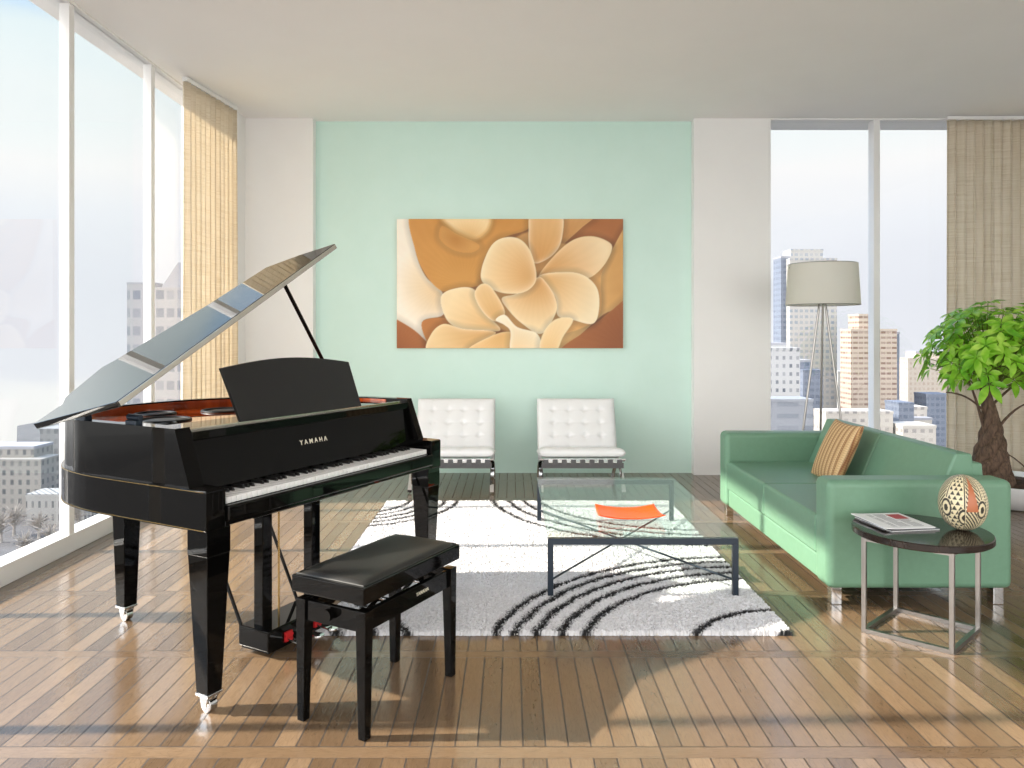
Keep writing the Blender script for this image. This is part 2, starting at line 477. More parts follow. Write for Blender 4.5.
# ------------------------------------------------------------------ curtains
def curtain(name, p0, p1, nfold, amp, label):
    """hangs from p0 to p1 (xy), folds perpendicular"""
    p0, p1 = np.array(p0), np.array(p1); L = np.linalg.norm(p1-p0); dd = (p1-p0)/L; nn = np.array([-dd[1], dd[0]])
    nx, nz_ = nfold*14+1, 40
    s_ = np.linspace(0, 1, nx); zz = np.linspace(.015, CZ-.045, nz_)
    P = np.zeros((nz_, nx, 3))
    ph = np.cumsum(rng.uniform(.75, 1.25, nx)); ph = (ph-ph[0])/(ph[-1]-ph[0])*nfold*2*PI
    am = np.interp(s_*nfold, np.arange(nfold+1), rng.uniform(.6, 1.1, nfold+1))
    for j, z in enumerate(zz):
        f = z/CZ
        off = amp*am*np.sin(ph)*(1-.35*f)+amp*.35*np.sin(ph*.5+1)*(1-f)
        al = s_*L+.010*np.sin(2*ph)*(1-.3*f)
        P[j, :, :2] = p0+np.outer(al, dd)+np.outer(off, nn); P[j, :, 2] = z
    c0 = (p0+p1)/2; P[:, :, 0] -= c0[0]; P[:, :, 1] -= c0[1]
    root = empty(name, (c0[0], c0[1], 0)); tag(root, label, 'curtain')
    me = grid_mesh('curtain_fabric', P); o = link('curtain_fabric', me, M['linen'], root, smooth=80)
    md = o.modifiers.new('thickness', 'SOLIDIFY'); md.thickness = .004; md.offset = 0
    a = (p0-c0).tolist(); b = (p1-c0).tolist()
    MB().bar((*a, CZ-.028), (*b, CZ-.028), .035, .03).build('curtain_rail', M['frame'], root)
    return root
curtain('linen_curtain', (-2.505, 5.74), (-2.40, 6.52), 11, .036, 'beige linen curtain hanging by the left window wall')
curtain('linen_curtain', (3.965, 6.80), (5.2, 6.80), 15, .036, 'beige linen curtain behind the potted money tree')

# ------------------------------------------------------------------ painting
def inside_dist(px, py, poly):
    """signed: positive inside, distance to the outline"""
    n = len(poly); ins = np.zeros(px.shape, bool); d2 = np.full(px.shape, 1e9)
    for i in range(n):
        x0, y0 = poly[i]; x1, y1 = poly[(i+1) % n]
        c = ((y0 > py) != (y1 > py))
        with np.errstate(divide='ignore', invalid='ignore'):
            xi = (x1-x0)*(py-y0)/((y1-y0) if y1 != y0 else 1e-9)+x0
        ins ^= c & (px < xi)
        ex, ey = x1-x0, y1-y0; L = ex*ex+ey*ey+1e-9
        tt = np.clip(((px-x0)*ex+(py-y0)*ey)/L, 0, 1)
        d2 = np.minimum(d2, (px-x0-tt*ex)**2+(py-y0-tt*ey)**2)
    return np.where(ins, 1, -1)*np.sqrt(d2)

def make_painting():
    W, Hh, T = 2.107, 1.203, .035
    NX, NY = 380, 218
    gx, gy = np.meshgrid(np.linspace(0, 891, NX), np.linspace(0, 512, NY)); gx = gx+66; gy = gy+72
    def vn(s, seed):
        r = np.random.default_rng(seed); g = r.uniform(0, 1, (12, 20))
        u = (gx-66)/891*s*1.7 % 18; v = (gy-72)/512*s % 10
        i, j = u.astype(int), v.astype(int); a, b = u-i, v-j; a = a*a*(3-2*a); b = b*b*(3-2*b)
        return (g[j, i]*(1-a)+g[j, i+1]*a)*(1-b)+(g[j+1, i]*(1-a)+g[j+1, i+1]*a)*b
    C = np.zeros((NY, NX, 3)); 
    f = np.clip((gx-66)/891, 0, 1)[..., None]
    C[:] = np.array([190, 122, 56])*(1-f)+np.array([170, 102, 52])*f
    C += (vn(6, 3)[..., None]-.5)*26
    def layer(poly, cfun, soft=3., smooth=True):
        q = catmull(poly, 7) if smooth else np.array(poly, float)
        d = inside_dist(gx, gy, q); a = np.clip(d/soft+.5, 0, 1)[..., None]
        return d, a
    def petal(poly, o, dark, light, rim, R, soft=3., rimw=14, power=1.):
        d, a = layer(poly, None, soft)
        r = np.clip(np.hypot(gx-o[0], gy-o[1])/R, 0, 1)**power
        col = np.array(dark)*(1-r[..., None])+np.array(light)*r[..., None]
        ang = np.arctan2(gy-o[1], gx-o[0])
        col = col+(np.sin(ang*46+5*vn(5, 9))*1.3*(1-.4*r))[..., None]
        k = np.exp(-np.clip(d, 0, 999)/rimw)[..., None]*.75
        col = col*(1-k)+np.array(rim)*k
        sh = np.clip(1-np.clip(-d, 0, 999)/26, 0, 1)*(d < 0)        # print is darker just outside an outline
        C[:] = C*(1-.16*sh[..., None])
        C[:] = C*(1-a)+col*a
    # pale far petal at the left, amber field, dark corners
    petal([(40, 50), (125, 60), (140, 200), (180, 300), (245, 362), (250, 450), (165, 482), (205, 600), (150, 540), (40, 450)], (250, 330), (226, 186, 130), (250, 238, 220), (252, 240, 225), 190, 4)
    petal([(125, 40), (330, 40), (600, 40), (585, 110), (480, 150), (410, 230), (395, 330), (300, 345), (245, 358), (185, 300), (140, 200)], (330, 330), (206, 146, 66), (204, 140, 62), (210, 150, 76), 300, 3, 5)
    petal([(250, 60), (420, 55), (428, 110), (380, 150), (330, 140), (280, 110)], (350, 175), (214, 160, 88), (246, 216, 164), (236, 200, 140), 110, 24, 8)
    petal([(245, 100), (300, 130), (390, 175), (360, 205), (290, 195), (235, 150)], (300, 150), (186, 124, 50), (208, 150, 76), (206, 148, 74), 70, 30, 8)
    petal([(40, 460), (66, 470), (150, 525), (200, 600), (40, 620)], (60, 600), (150, 84, 36), (172, 100, 48), (168, 98, 46), 160, 3, 4)
    petal([(165, 482), (262, 466), (330, 500), (215, 520), (198, 580)], (230, 490), (176, 106, 44), (190, 120, 56), (186, 118, 56), 90, 4, 5)
    petal([(700, 40), (860, 40), (790, 110), (730, 165), (700, 200)], (700, 200), (186, 122, 58), (206, 152, 90), (212, 160, 98), 170, 3, 6)
    petal([(905, 210), (990, 90), (990, 380), (880, 450), (780, 540), (720, 600), (600, 600), (640, 500), (760, 440), (850, 330)], (620, 420), (228, 186, 124), (206, 152, 84), (226, 184, 122), 330, 4, 8)
    petal([(990, 370), (957, 395), (870, 470), (800, 522), (720, 600), (990, 620)], (990, 600), (132, 68, 26), (160, 92, 42), (158, 90, 42), 250, 3, 4)
    petal([(470, 190), (600, 120), (720, 170), (900, 170), (870, 300), (850, 470), (640, 540), (460, 500), (390, 400), (420, 260)], (620, 300), (206, 144, 74), (212, 158, 92), (210, 154, 88), 300, 10, 8)
    o = (620, 298)
    petal([(600, 40), (585, 120), (590, 200), (611, 248), (680, 215), (716, 150), (712, 40)], o, (196, 130, 58), (232, 186, 126), (250, 232, 205), 260, 3, 9)
    petal([(624, 300), (690, 213), (760, 155), (830, 140), (892, 158), (914, 188), (880, 258), (820, 306), (750, 286), (690, 286)], o, (204, 138, 66), (246, 220, 178), (240, 208, 160), 290, 3, 10)
    petal([(624, 300), (740, 283), (810, 300), (856, 350), (862, 430), (838, 487), (760, 472), (700, 455), (690, 380)], o, (216, 160, 90), (248, 226, 186), (250, 232, 200), 260, 3, 9)
    petal([(618, 304), (655, 325), (692, 390), (690, 450), (635, 527), (560, 487), (505, 432), (480, 385), (540, 366)], o, (206, 142, 72), (246, 220, 174), (250, 230, 195), 210, 3, 9)
    petal([(402, 260), (440, 175), (492, 145), (550, 152), (592, 200), (616, 292), (600, 340), (550, 366), (470, 362), (404, 322)], o, (212, 152, 84), (246, 216, 166), (250, 232, 198), 220, 3, 16)
    o2 = (478, 512)
    petal([(240, 380), (300, 346), (372, 352), (402, 430), (474, 508), (420, 515), (320, 508), (262, 470)], o2, (222, 170, 102), (246, 218, 170), (250, 230, 195), 230, 3, 9)
    petal([(372, 372), (398, 330), (440, 345), (492, 440), (455, 478), (405, 440)], o2, (212, 158, 90), (236, 196, 138), (250, 230, 195), 180, 3, 7)
    petal([(190, 600), (200, 530), (250, 488), (330, 508), (455, 520), (400, 560), (350, 600)], o2, (206, 146, 76), (240, 206, 152), (248, 226, 188), 270, 3, 8)
    petal([(350, 600), (440, 535), (520, 520), (600, 560), (640, 600)], o2, (222, 170, 100), (240, 202, 144), (244, 214, 166), 160, 3, 6)
    petal([(455, 472), (492, 452), (540, 500), (612, 522), (634, 560), (630, 600), (520, 600), (514, 520), (490, 492)], (540, 600), (238, 206, 156), (250, 234, 206), (252, 240, 218), 150, 3, 8)
    petal([(632, 600), (640, 530), (690, 470), (760, 470), (720, 540), (690, 600)], (650, 600), (232, 190, 128), (244, 212, 160), (248, 226, 186), 130, 5, 8)
    C[:] = np.clip((C+(vn(9, 21)[..., None]-.5)*6)*1.0+np.array([7, 8, 8]), 0, 255)
    root = empty('canvas_print', (-.01, 6.9835, 1.77)); tag(root, 'wide sepia print of pale blossoms on the mint green wall', 'picture')
    P = np.zeros((NY, NX, 3)); P[..., 0] = (gx-66)/891*W-W/2; P[..., 2] = Hh/2-(gy-72)/512*Hh; P[..., 1] = -T/2-.0012
    me = grid_mesh('print', P[::-1]); paint(me, lin(C[::-1].reshape(-1, 3)))
    link('printed_face', me, mat_vcol('flower_print', .5), root)
    MB().box(-W/2, W/2, -T/2, T/2-.002, -Hh/2, Hh/2, .003).build('canvas', mat('canvas_side', srgb(196, 140, 78), .8), root)
make_painting()

# ------------------------------------------------------------------ rug
def make_rug():
    x0, x1, y0, y1 = -.955, 1.22, 3.234, 5.76
    NX, NY = 420, 480
    gx, gy = np.meshgrid(np.linspace(x0, x1, NX), np.linspace(y0, y1, NY))
    jx = rng.normal(0, .0022, gx.shape); jy = rng.normal(0, .0022, gx.shape)
    z = .014+rng.uniform(0, 1, gx.shape)**1.3*.012
    edge = np.minimum.reduce([gx-x0, x1-gx, gy-y0, y1-gy]); z = np.where(edge < .004, .001, z)
    dark = np.zeros(gx.shape)
    def smooth_noise(sc, seed):
        r = np.random.default_rng(seed); g = r.uniform(-1, 1, (80, 80)); u = (gx+3)*sc % 78; v = (gy)*sc % 78
        i, j = u.astype(int), v.astype(int); a, b = u-i, v-j
        return (g[j, i]*(1-a)+g[j, i+1]*a)*(1-b)+(g[j+1, i]*(1-a)+g[j+1, i+1]*a)*b
    wob = smooth_noise(22, 4)*.009+rng.normal(0, .007, gx.shape)
    fam = [((1.25, 5.95), [1.40, 1.275, 1.165, 1.05]), ((1.3, 2.9), [1.41, 1.325, 1.235, 1.135, 1.03, .60, .35]),
           ((-1.2, 5.75), [.785, .69, .60, .51, .42]), ((-1.15, 2.95), [.75, .62, .49])]
    for (cx, cy), rs in fam:
        r = np.hypot(gx-cx, gy-cy)+wob
        for q in rs: dark = np.maximum(dark, np.clip(1.9-np.abs(r-q)/.0145, 0, 1))
    dark = np.clip(dark, 0, 1)
    z = np.where(dark > .5, z*.8, z)
    P = np.stack([gx+jx-.13, gy+jy-4.5, z], -1)
    wh = lin((214, 214, 217)); bk = lin((22, 22, 24))
    c = wh*(1-dark[..., None])+bk*dark[..., None]
    c = c*(.86+.2*rng.uniform(0, 1, gx.shape))[..., None]
    me = grid_mesh('pile', P); paint(me, np.clip(c, 0, 1).reshape(-1, 3))
    root = empty('shag_rug', (.13, 4.5, 0)); tag(root, 'white shaggy rug with black concentric arcs under the glass table', 'rug')
    link('pile', me, mat_vcol('rug_pile', .95), root, smooth=0)
    MB().box(x0-.13+.004, x1-.13-.004, y0-4.5+.004, y1-4.5-.004, .0, .008).build('backing', mat('rug_backing', srgb(206, 202, 194), .95), root)
make_rug()

# ------------------------------------------------------------------ piano
def text_mesh(body, size, space=1.):
    cu = bpy.data.curves.new('lettering', 'FONT'); cu.body = body; cu.size = size; cu.extrude = .0006
    cu.align_x = 'CENTER'; cu.align_y = 'CENTER'; cu.space_character = space; cu.offset = .0002
    ob = bpy.data.objects.new('lettering', cu); COL.objects.link(ob)
    dg = bpy.context.evaluated_depsgraph_get(); dg.update()
    me = bpy.data.meshes.new_from_object(ob.evaluated_get(dg))
    bpy.data.objects.remove(ob); bpy.data.curves.remove(cu)
    me.materials.clear()
    return me

UU = Vector((.47185, .88168)); VV = Vector((-.88168, .47185)); PC = Vector((-1.026, 2.517))
PYAW = math.atan2(UU.y, UU.x)
def make_piano():
    OU, OV = .71, .55
    base = PC+UU*OU+VV*OV
    root = empty('grand_piano', (base.x, base.y, 0), PYAW)
    tag(root, 'glossy black grand piano with its lid propped open by the left windows', 'piano')
    S = Matrix.Translation((-OU, -OV, 0))
    def B(mb, name, m, parent=root, smooth=38):
        for v in mb.b.verts: v.co = S @ v.co
        return mb.build(name, m, parent, smooth=smooth)
    # plan outline (u to the treble, v to the tail)
    side = [(0, .50)]+catmull([(0, .55), (.012, .72), (.065, .92), (.19, 1.09), (.38, 1.175), (.62, 1.195), (.86, 1.15), (1.08, 1.02), (1.24, .84), (1.35, .64), (1.41, .44), (1.427, .30)], 4, False).tolist()
    belt = [(.085, 0), (0, 0), (0, .13), (0, .3)]+side+[(1.427, .13), (1.427, 0), (1.342, 0), (1.342, .15), (.085, .15)]
    B(MB().prism(belt[::-1], .635, .775, .008, 2), 'lower_case', M['black'])
    sl_pts = [(-.0006, .012), (-.0006, .3)]+[(p[0]-.0006 if p[0] < .7 else p[0]+.0006, p[1]+(.0006 if p[1] > .9 else 0)) for p in side]+[(1.4276, .012)]
    for zz in (.770, .640): B(MB().tube([(u, v, zz) for u, v in sl_pts], .0013, 5), 'seam_line', M['brass'])
    B(MB().box(.085, 1.342, .004, .16, .640, .700, .004), 'key_bed', M['black'])
    B(MB().box(.085, 1.342, -.012, .016, .655, .712, .008, 3), 'key_slip', M['black'])
    B(MB().box(.30, .98, .10, .42, .605, .640, .006), 'under_box', M['satin_black'])
    # upper rim: ring with slanted front ends
    ins = .045
    def shrink(p, k=.012):
        d_ = Vector((.71-p[0], .55-p[1])).normalized(); return (min(max(p[0], k), 1.427-k) if p[1] < .8 else p[0]+d_.x*k, p[1] if p[1] < .8 else p[1]+d_.y*k)
    outer = [shrink(p) for p in [(.0, .10), (.0, .3)]+side+[(1.427, .10)]]
    cx_, cy_ = .71, .55
    def inset(p):
        u, v = p; dv = Vector((cx_-u, cy_-v)).normalized()
        return (min(max(u+dv.x*ins*1.1, .03+ins), 1.427-ins) if v < .55 else u+dv.x*ins, v+dv.y*ins if v > .55 else v)
    def ring(z0, z1, name, m, outl, lean=0.):
        b = bmesh.new(); mbx = MB(); mbx.b.free(); mbx.b = b
        inn = [inset(p) for p in outl]; n = len(outl)
        sh = lambda p, z: (p[0], p[1]+(lean if p[1] < .15 else 0)*(z-z0)/(z1-z0), z)
        A = [b.verts.new(sh(p, z0)) for p in outl]; Bv = [b.verts.new(sh(p, z1)) for p in outl]
        Cv = [b.verts.new(sh(p, z0)) for p in inn]; D = [b.verts.new(sh(p, z1)) for p in inn]
        for i in range(n-1):
            b.faces.new((A[i], A[i+1], Bv[i+1], Bv[i])); b.faces.new((Bv[i], Bv[i+1], D[i+1], D[i]))
            b.faces.new((D[i], D[i+1], Cv[i+1], Cv[i])); b.faces.new((Cv[i], Cv[i+1], A[i+1], A[i]))
        b.faces.new((A[0], Bv[0], D[0], Cv[0])); b.faces.new((A[-1], Cv[-1], D[-1], Bv[-1]))
        return B(mbx, name, m)
    ring(.775, .975, 'upper_rim', M['black'], outer, .075)
    # inner lining of the rim in mahogany
    lin_o = [inset(shrink(p)) for p in side[1:]]
    b = MB()
    a0 = [Vector((p[0], p[1], 0)) for p in lin_o]
    cen = Vector((cx_, cy_, 0))
    for i in range(len(a0)-1):
        p, q = a0[i], a0[i+1]; ip = p+(cen-p).normalized()*.004; iq = q+(cen-q).normalized()*.004
        b.loft([(p.x, p.y, .925), (q.x, q.y, .925), (iq.x, iq.y, .925), (ip.x, ip.y, .925)],
               [(p.x, p.y, .968), (q.x, q.y, .968), (iq.x, iq.y, .968), (ip.x, ip.y, .968)])
    B(b, 'rim_lining', M['mahogany'])
    # top plates inside the rim
    inn = [inset(shrink(p)) for p in side]
    sb = [p for p in inn if p[1] > .40]
    sb = [(sb[0][0], .42)]+sb+[(1.427-ins, .42)]
    board = B(MB().prism(sb[::-1], .915, .930), 'sound_board', M['mahogany'])
    B(MB().box(.075, 1.382, .165, .42, .925, .958, .004), 'front_shelf', M['black'])
    for (u, v, r) in ((.415, .765, .105), (.82, .86, .10), (.56, 1.02, .085)):
        B(MB().torus((u, v, .932), r, .008, 36, 8).lathe([(r-.01, .930), (r-.03, .934), (.02, .932)], 36, (u, v, 0)), 'speaker', M['felt_black'], board)
    for (u, v, r) in ((.33, .66, .05), (.98, .78, .045)):
        B(MB().torus((u, v, .932), r, .006, 28, 8).lathe([(r-.005, .930), (.015, .934)], 28, (u, v, 0)), 'tweeter', M['felt_black'], board)
    # fallboard / front panel, leaning back
    b = MB().loft([(.075, .135, .748), (1.352, .135, .748), (1.352, .165, .748), (.075, .165, .748)],
                  [(.075, .185, .955), (1.352, .185, .955), (1.352, .215, .955), (.075, .215, .955)], .003)
    panel = B(b, 'front_panel', M['black'])
    B(MB().bar((.075, .196, .962), (1.352, .196, .962), .005, .008), 'panel_edge', M['edge_cream'], panel)
    # raised felt strip below the name
    B(MB().box(.15, 1.28, .152, .162, .752, .762), 'felt_strip', M['red_felt'], panel)
    me = text_mesh('YAMAHA', .029, 1.62)
    up = Vector((0, .05, .207)).normalized(); nr = Vector((-1, 0, 0)).cross(up) if False else Vector((0, -.207, .05)).normalized()
    R = Matrix(((1, up.x, nr.x, 0), (0, up.y, nr.y, 0), (0, up.z, nr.z, 0), (0, 0, 0, 1)))
    k = (.850-.748)/.207
    me.transform(S @ Matrix.Translation((.685, .135+.05*k-.0012, .850)) @ R)
    link('maker_lettering', me, M['lettering'], panel, smooth=0)
    # keyboard
    kb = B(MB().box(.09, 1.337, .02, .16, .700, .712), 'keyboard', M['satin_black'])
    NW = 52; w0 = .1; wk = 1.227/NW
    def key(mesh, name, m, x):
        o = bpy.data.objects.new(name, mesh); COL.objects.link(o); o.parent = kb; o.location = (x-OU, -OV, 0); return o
    b = MB().box(.0012, wk-.0012, .018, .165, .713, .735, .0015, 1)
    wo = b.build('white_key', M['ivory'], kb, (w0-OU, -OV, 0)); wme = wo.data
    for i in range(1, NW): key(wme, 'white_key', None, w0+i*wk)
    bl = MB().loft([(-.006, .086, .733), (.006, .086, .733), (.006, .165, .733), (-.006, .165, .733)],
                   [(-.0045, .092, .747), (.0045, .092, .747), (.0045, .165, .747), (-.0045, .165, .747)], .001, 1)
    notes = 'ABCDEFG'; first = None
    for i in range(NW-1):
        if notes[i % 7] in 'ACDFG':
            x = w0+(i+1)*wk
            if first is None:
                o = bl.build('black_key', M['ebony'], kb, (x-OU, -OV, 0)); first = o.data
            else: key(first, 'black_key', None, x)
    # music desk
    v0, z0, v1, z1 = .205, .960, .262, 1.182
    n = 14; bot = []; topp = []
    th = .016
    lo = [(.335, 0.), (1.06, 0.)]
    tops = [(1.03, .96)]+[(1.03-(1.03-.285)*i/n, .96+.14*math.sin(PI*i/n)) for i in range(1, n)]+[(.285, .96)]
    poly = lo+tops
    f = lambda u, s, o: (u, v0+(v1-v0)*s+o, z0+(z1-z0)*s)
    B(MB().loft([f(u, s, 0) for u, s in poly], [f(u, s, th) for u, s in poly], .003), 'music_desk', M['satin_black'])
    # legs
    def leg(u, v, wt, wb, zt):
        q = [(-1, -1), (1, -1), (1, 1), (-1, 1)]
        b = MB().loft([(u+i*wb/2, v+j*wb/2, .068) for i, j in q], [(u+i*wt/2, v+j*wt/2, zt-.09) for i, j in q], .004)
        b.box(u-wt/2-.001, u+wt/2+.001, v-wt/2-.001, v+wt/2+.001, zt-.092, zt, .003)
        lg = B(b, 'leg', M['black'])
        cm = MB().box(u-wb/2-.002, u+wb/2+.002, v-wb/2-.002, v+wb/2+.002, .060, .070, .002).lathe([(.022, .05), (.024, .062)], 20, (u, v, 0))
        for s in (-1, 1): cm.loft([(u+s*.019, v-.012, .024), (u+s*.024, v-.012, .024), (u+s*.024, v+.012, .024), (u+s*.019, v+.012, .024)],
                                  [(u+s*.015, v-.02, .056), (u+s*.024, v-.02, .056), (u+s*.024, v+.02, .056), (u+s*.015, v+.02, .056)], .001)
        B(cm, 'caster_bracket', M['chrome'], lg)
        B(MB().tube([(u-.016, v, .026), (u-.014, v, .026), (u+.014, v, .026), (u+.016, v, .026)], [.021, .026, .026, .021], 24), 'caster_wheel', M['chrome'], lg)
    leg(.058, .055, .098, .060, .64); leg(1.372, .055, .098, .060, .64); leg(.45, 1.07, .088, .062, .64)
    # pedal lyre
    ly = B(MB().box(.462, .515, .225, .275, .10, .64, .004).box(.745, .798, .225, .275, .10, .64, .004), 'lyre_post', M['black'])
    B(MB().box(.44, .82, .17, .34, .03, .115, .008).box(.45, .81, .18, .33, .022, .04), 'pedal_box', M['black'])
    for u in (.545, .63, .715):
        pd = B(MB().loft([(u-.011, .19, .055), (u+.011, .19, .055), (u+.011, .19, .063), (u-.011, .19, .063)], [(u-.022, .08, .048), (u+.022, .08, .048), (u+.022, .08, .056), (u-.022, .08, .056)], .003)
               .lathe([(.0225, .047), (.0235, .052), (.0225, .057)], 18, (u, .08, 0)), 'pedal', M['chrome'])
        B(MB().box(u-.02, u+.02, .160, .172, .045, .085, .002).box(u-.02, u+.02, .158, .172, .066, .074), 'pedal_felt', M['red_felt'], pd)
    B(MB().tube([(.575, .25, .10), (.575, .25, .63)], .004), 'pedal_rod', M['brass'])
    for u in (.455, .775): B(MB().tube([(u, .33, .09), (u-.04, .57, .64)], .0075), 'lyre_brace', M['black'])
    # lid: plane through the hinge side, front edge rising to the treble
    LID = LID_UVZ
    nrm = (Vector(LID[1])-Vector(LID[0])).cross(Vector(LID[5])-Vector(LID[0])).normalized()
    if nrm.z < 0: nrm = -nrm
    th = .024
    top = [Vector(p) for p in LID]; botm = [p-nrm*th for p in top]
    B(MB().loft(botm, top, .003), 'lid', M['lid_lacquer'])
    A, Bp = Vector(LID[0])-nrm*th*.5, Vector(LID[1])-nrm*th*.5
    dd = (Bp-A).normalized()
    lidedge = MB().bar(A+dd*.006+Vector((0, -.001, 0)), Bp-dd*.006+Vector((0, -.001, 0)), .019, .004, (0, 1, 0))
    B(lidedge, 'lid_edge', M['edge_cream'])
    # hinge plates near the front corner
    for v in (.40, .70): B(MB().box(.022, .052, v, v+.06, .972, .990, .003).tube([(.040, v-.004, 1.0), (.040, v+.064, 1.0)], .011), 'lid_hinge', M['gunmetal'])
    # prop stick
    B(MB().tube([PROP[0], PROP[1]], .009, 12), 'prop_stick', M['black'])
LID_UVZ = [(-.094,.34,1.071),(1.024,.34,1.738),(1.013,.553,1.693),(.977,.745,1.637),(.653,.788,1.435),(.459,.85,1.308),(.28,.907,1.191),(.248,.941,1.165),(.037,.852,1.056),(-.016,.777,1.038),(-.124,.783,.972)]
PROP = [(1.31,.52,.93),(.728,.372,1.527)]
make_piano()

# ------------------------------------------------------------------ bench
def make_bench():
    c = PC+UU*.425+VV*(-.405)
    root = empty('piano_bench', (c.x, c.y, 0), PYAW); tag(root, 'black adjustable bench with a leather seat in front of the piano', 'bench')
    a, b_ = .287, .155
    MB().box(-a, a, -b_, b_, .440, .498, .006).build('seat_box', M['black'], root)
    # padded top
    nx, ny = 40, 24; X, Y = np.meshgrid(np.linspace(-1, 1, nx), np.linspace(-1, 1, ny))
    pf = np.clip((1-np.abs(X)**8)*(1-np.abs(Y)**6), 0, 1)**.45
    P = np.stack([X*(a-.012), Y*(b_-.012), .496+.020*pf], -1)
    link('seat_pad', grid_mesh('seat_pad', P), M['leather_black'], root, smooth=60)
    MB().tube([(x*(a-.012), y*(b_-.012), .499) for x, y in ((-1, -1), (1, -1), (1, 1), (-1, 1))], .003, 8, True).build('piping', M['leather_black'], root)
    ap = MB().box(-.262, .262, -.138, -.118, .343, .410, .003).box(-.262, .262, .118, .138, .343, .410, .003)
    ap.box(-.264, -.244, -.13, .13, .343, .410, .003).box(.244, .264, -.13, .13, .343, .410, .003)
    apo = ap.build('apron', M['black'], root)
    me = text_mesh('YAMAHA', .017, 1.15)
    R = Matrix(((1, 0, 0, 0), (0, 0, -1, 0), (0, 1, 0, 0), (0, 0, 0, 1)))
    me.transform(Matrix.Translation((.06, -.1388, .380)) @ R)
    link('maker_lettering', me, M['lettering'], apo, smooth=0)
    q = [(-1, -1), (1, -1), (1, 1), (-1, 1)]
    for sx_ in (-1, 1):
        for sy_ in (-1, 1):
            x, y = sx_*.252, sy_*.128
            MB().loft([(x+sx_*.003+i*.015, y+sy_*.003+j*.015, 0) for i, j in q], [(x+i*.021, y+j*.021, .415) for i, j in q], .003).build('leg', M['black'], root)
    ln = MB()
    for y in (-.07, .07):
        ln.bar((-.20, y, .36), (-.02, y, .436), .018, .004, (0, 1, 0)).bar((.20, y, .36), (.02, y, .436), .018, .004, (0, 1, 0))
        ln.bar((-.20, y+.01, .436), (-.02, y+.01, .36), .018, .004, (0, 1, 0)).bar((.20, y+.01, .436), (.02, y+.01, .36), .018, .004, (0, 1, 0))
    ln.tube([(-.20, -.1, .36), (-.20, .1, .36)], .006).tube([(.20, -.1, .36), (.20, .1, .36)], .006)
    ln.tube([(-.10, -.1, .398), (-.10, .1, .398)], .006).tube([(.10, -.1, .398), (.10, .1, .398)], .006)
    ln.build('lift_linkage', M['chrome'], root)
    for sx_ in (-1, 1): MB().tube([(sx_*.262, 0, .385), (sx_*.275, 0, .385), (sx_*.275, 0, .385), (sx_*.292, 0, .385)], [.008, .008, .020, .020], 20).build('knob', M['black'], root)
make_bench()

# ------------------------------------------------------------------ sofa
def make_sofa():
    cx, cy = 1.96, 4.51
    root = empty('sofa', (cx, cy, 0)); tag(root, 'mint green two seat leather sofa on short steel legs', 'sofa')
    T = Matrix.Translation((-cx, -cy, 0))
    def B(mb, name, m, p=root, smooth=50):
        for v in mb.b.verts: v.co = T @ v.co
        return mb.build(name, m, p, smooth=smooth)
    for y0, y1 in ((3.575, 3.74), (5.28, 5.445)):
        B(MB().box(1.515, 2.405, y0, y1, .082, .605, .035, 5), 'armrest', M['sofa'])
    B(MB().box(1.535, 2.30, 3.74, 5.28, .085, .205, .012, 3), 'base', M['sofa'])
    ym = 4.51
    for y0, y1 in ((3.742, ym-.001), (ym+.001, 5.278)):
        B(MB().box(1.522, 2.16, y0, y1, .207, .405, .018, 4), 'seat_cushion', M['sofa'])
        pr = [(2.09, .39), (2.225, .708), (2.31, .706), (2.345, .39)]
        B(MB().loft([(x, y0+.0, z) for x, z in pr], [(x, y1, z) for x, z in pr], .014, 4), 'back_cushion', M['sofa'])
    B(MB().loft([(2.29, 3.742, .19), (2.305, 3.742, .66), (2.36, 3.742, .66), (2.395, 3.742, .19)], [(2.29, 5.278, .19), (2.305, 5.278, .66), (2.36, 5.278, .66), (2.395, 5.278, .19)], .012, 3), 'back_frame', M['sofa'])
    for x in (1.545, 2.325):
        for y in (3.605, 5.365):
            B(MB().box(x, x+.05, y, y+.05, 0, .088, .003), 'leg', M['chrome'])
make_sofa()

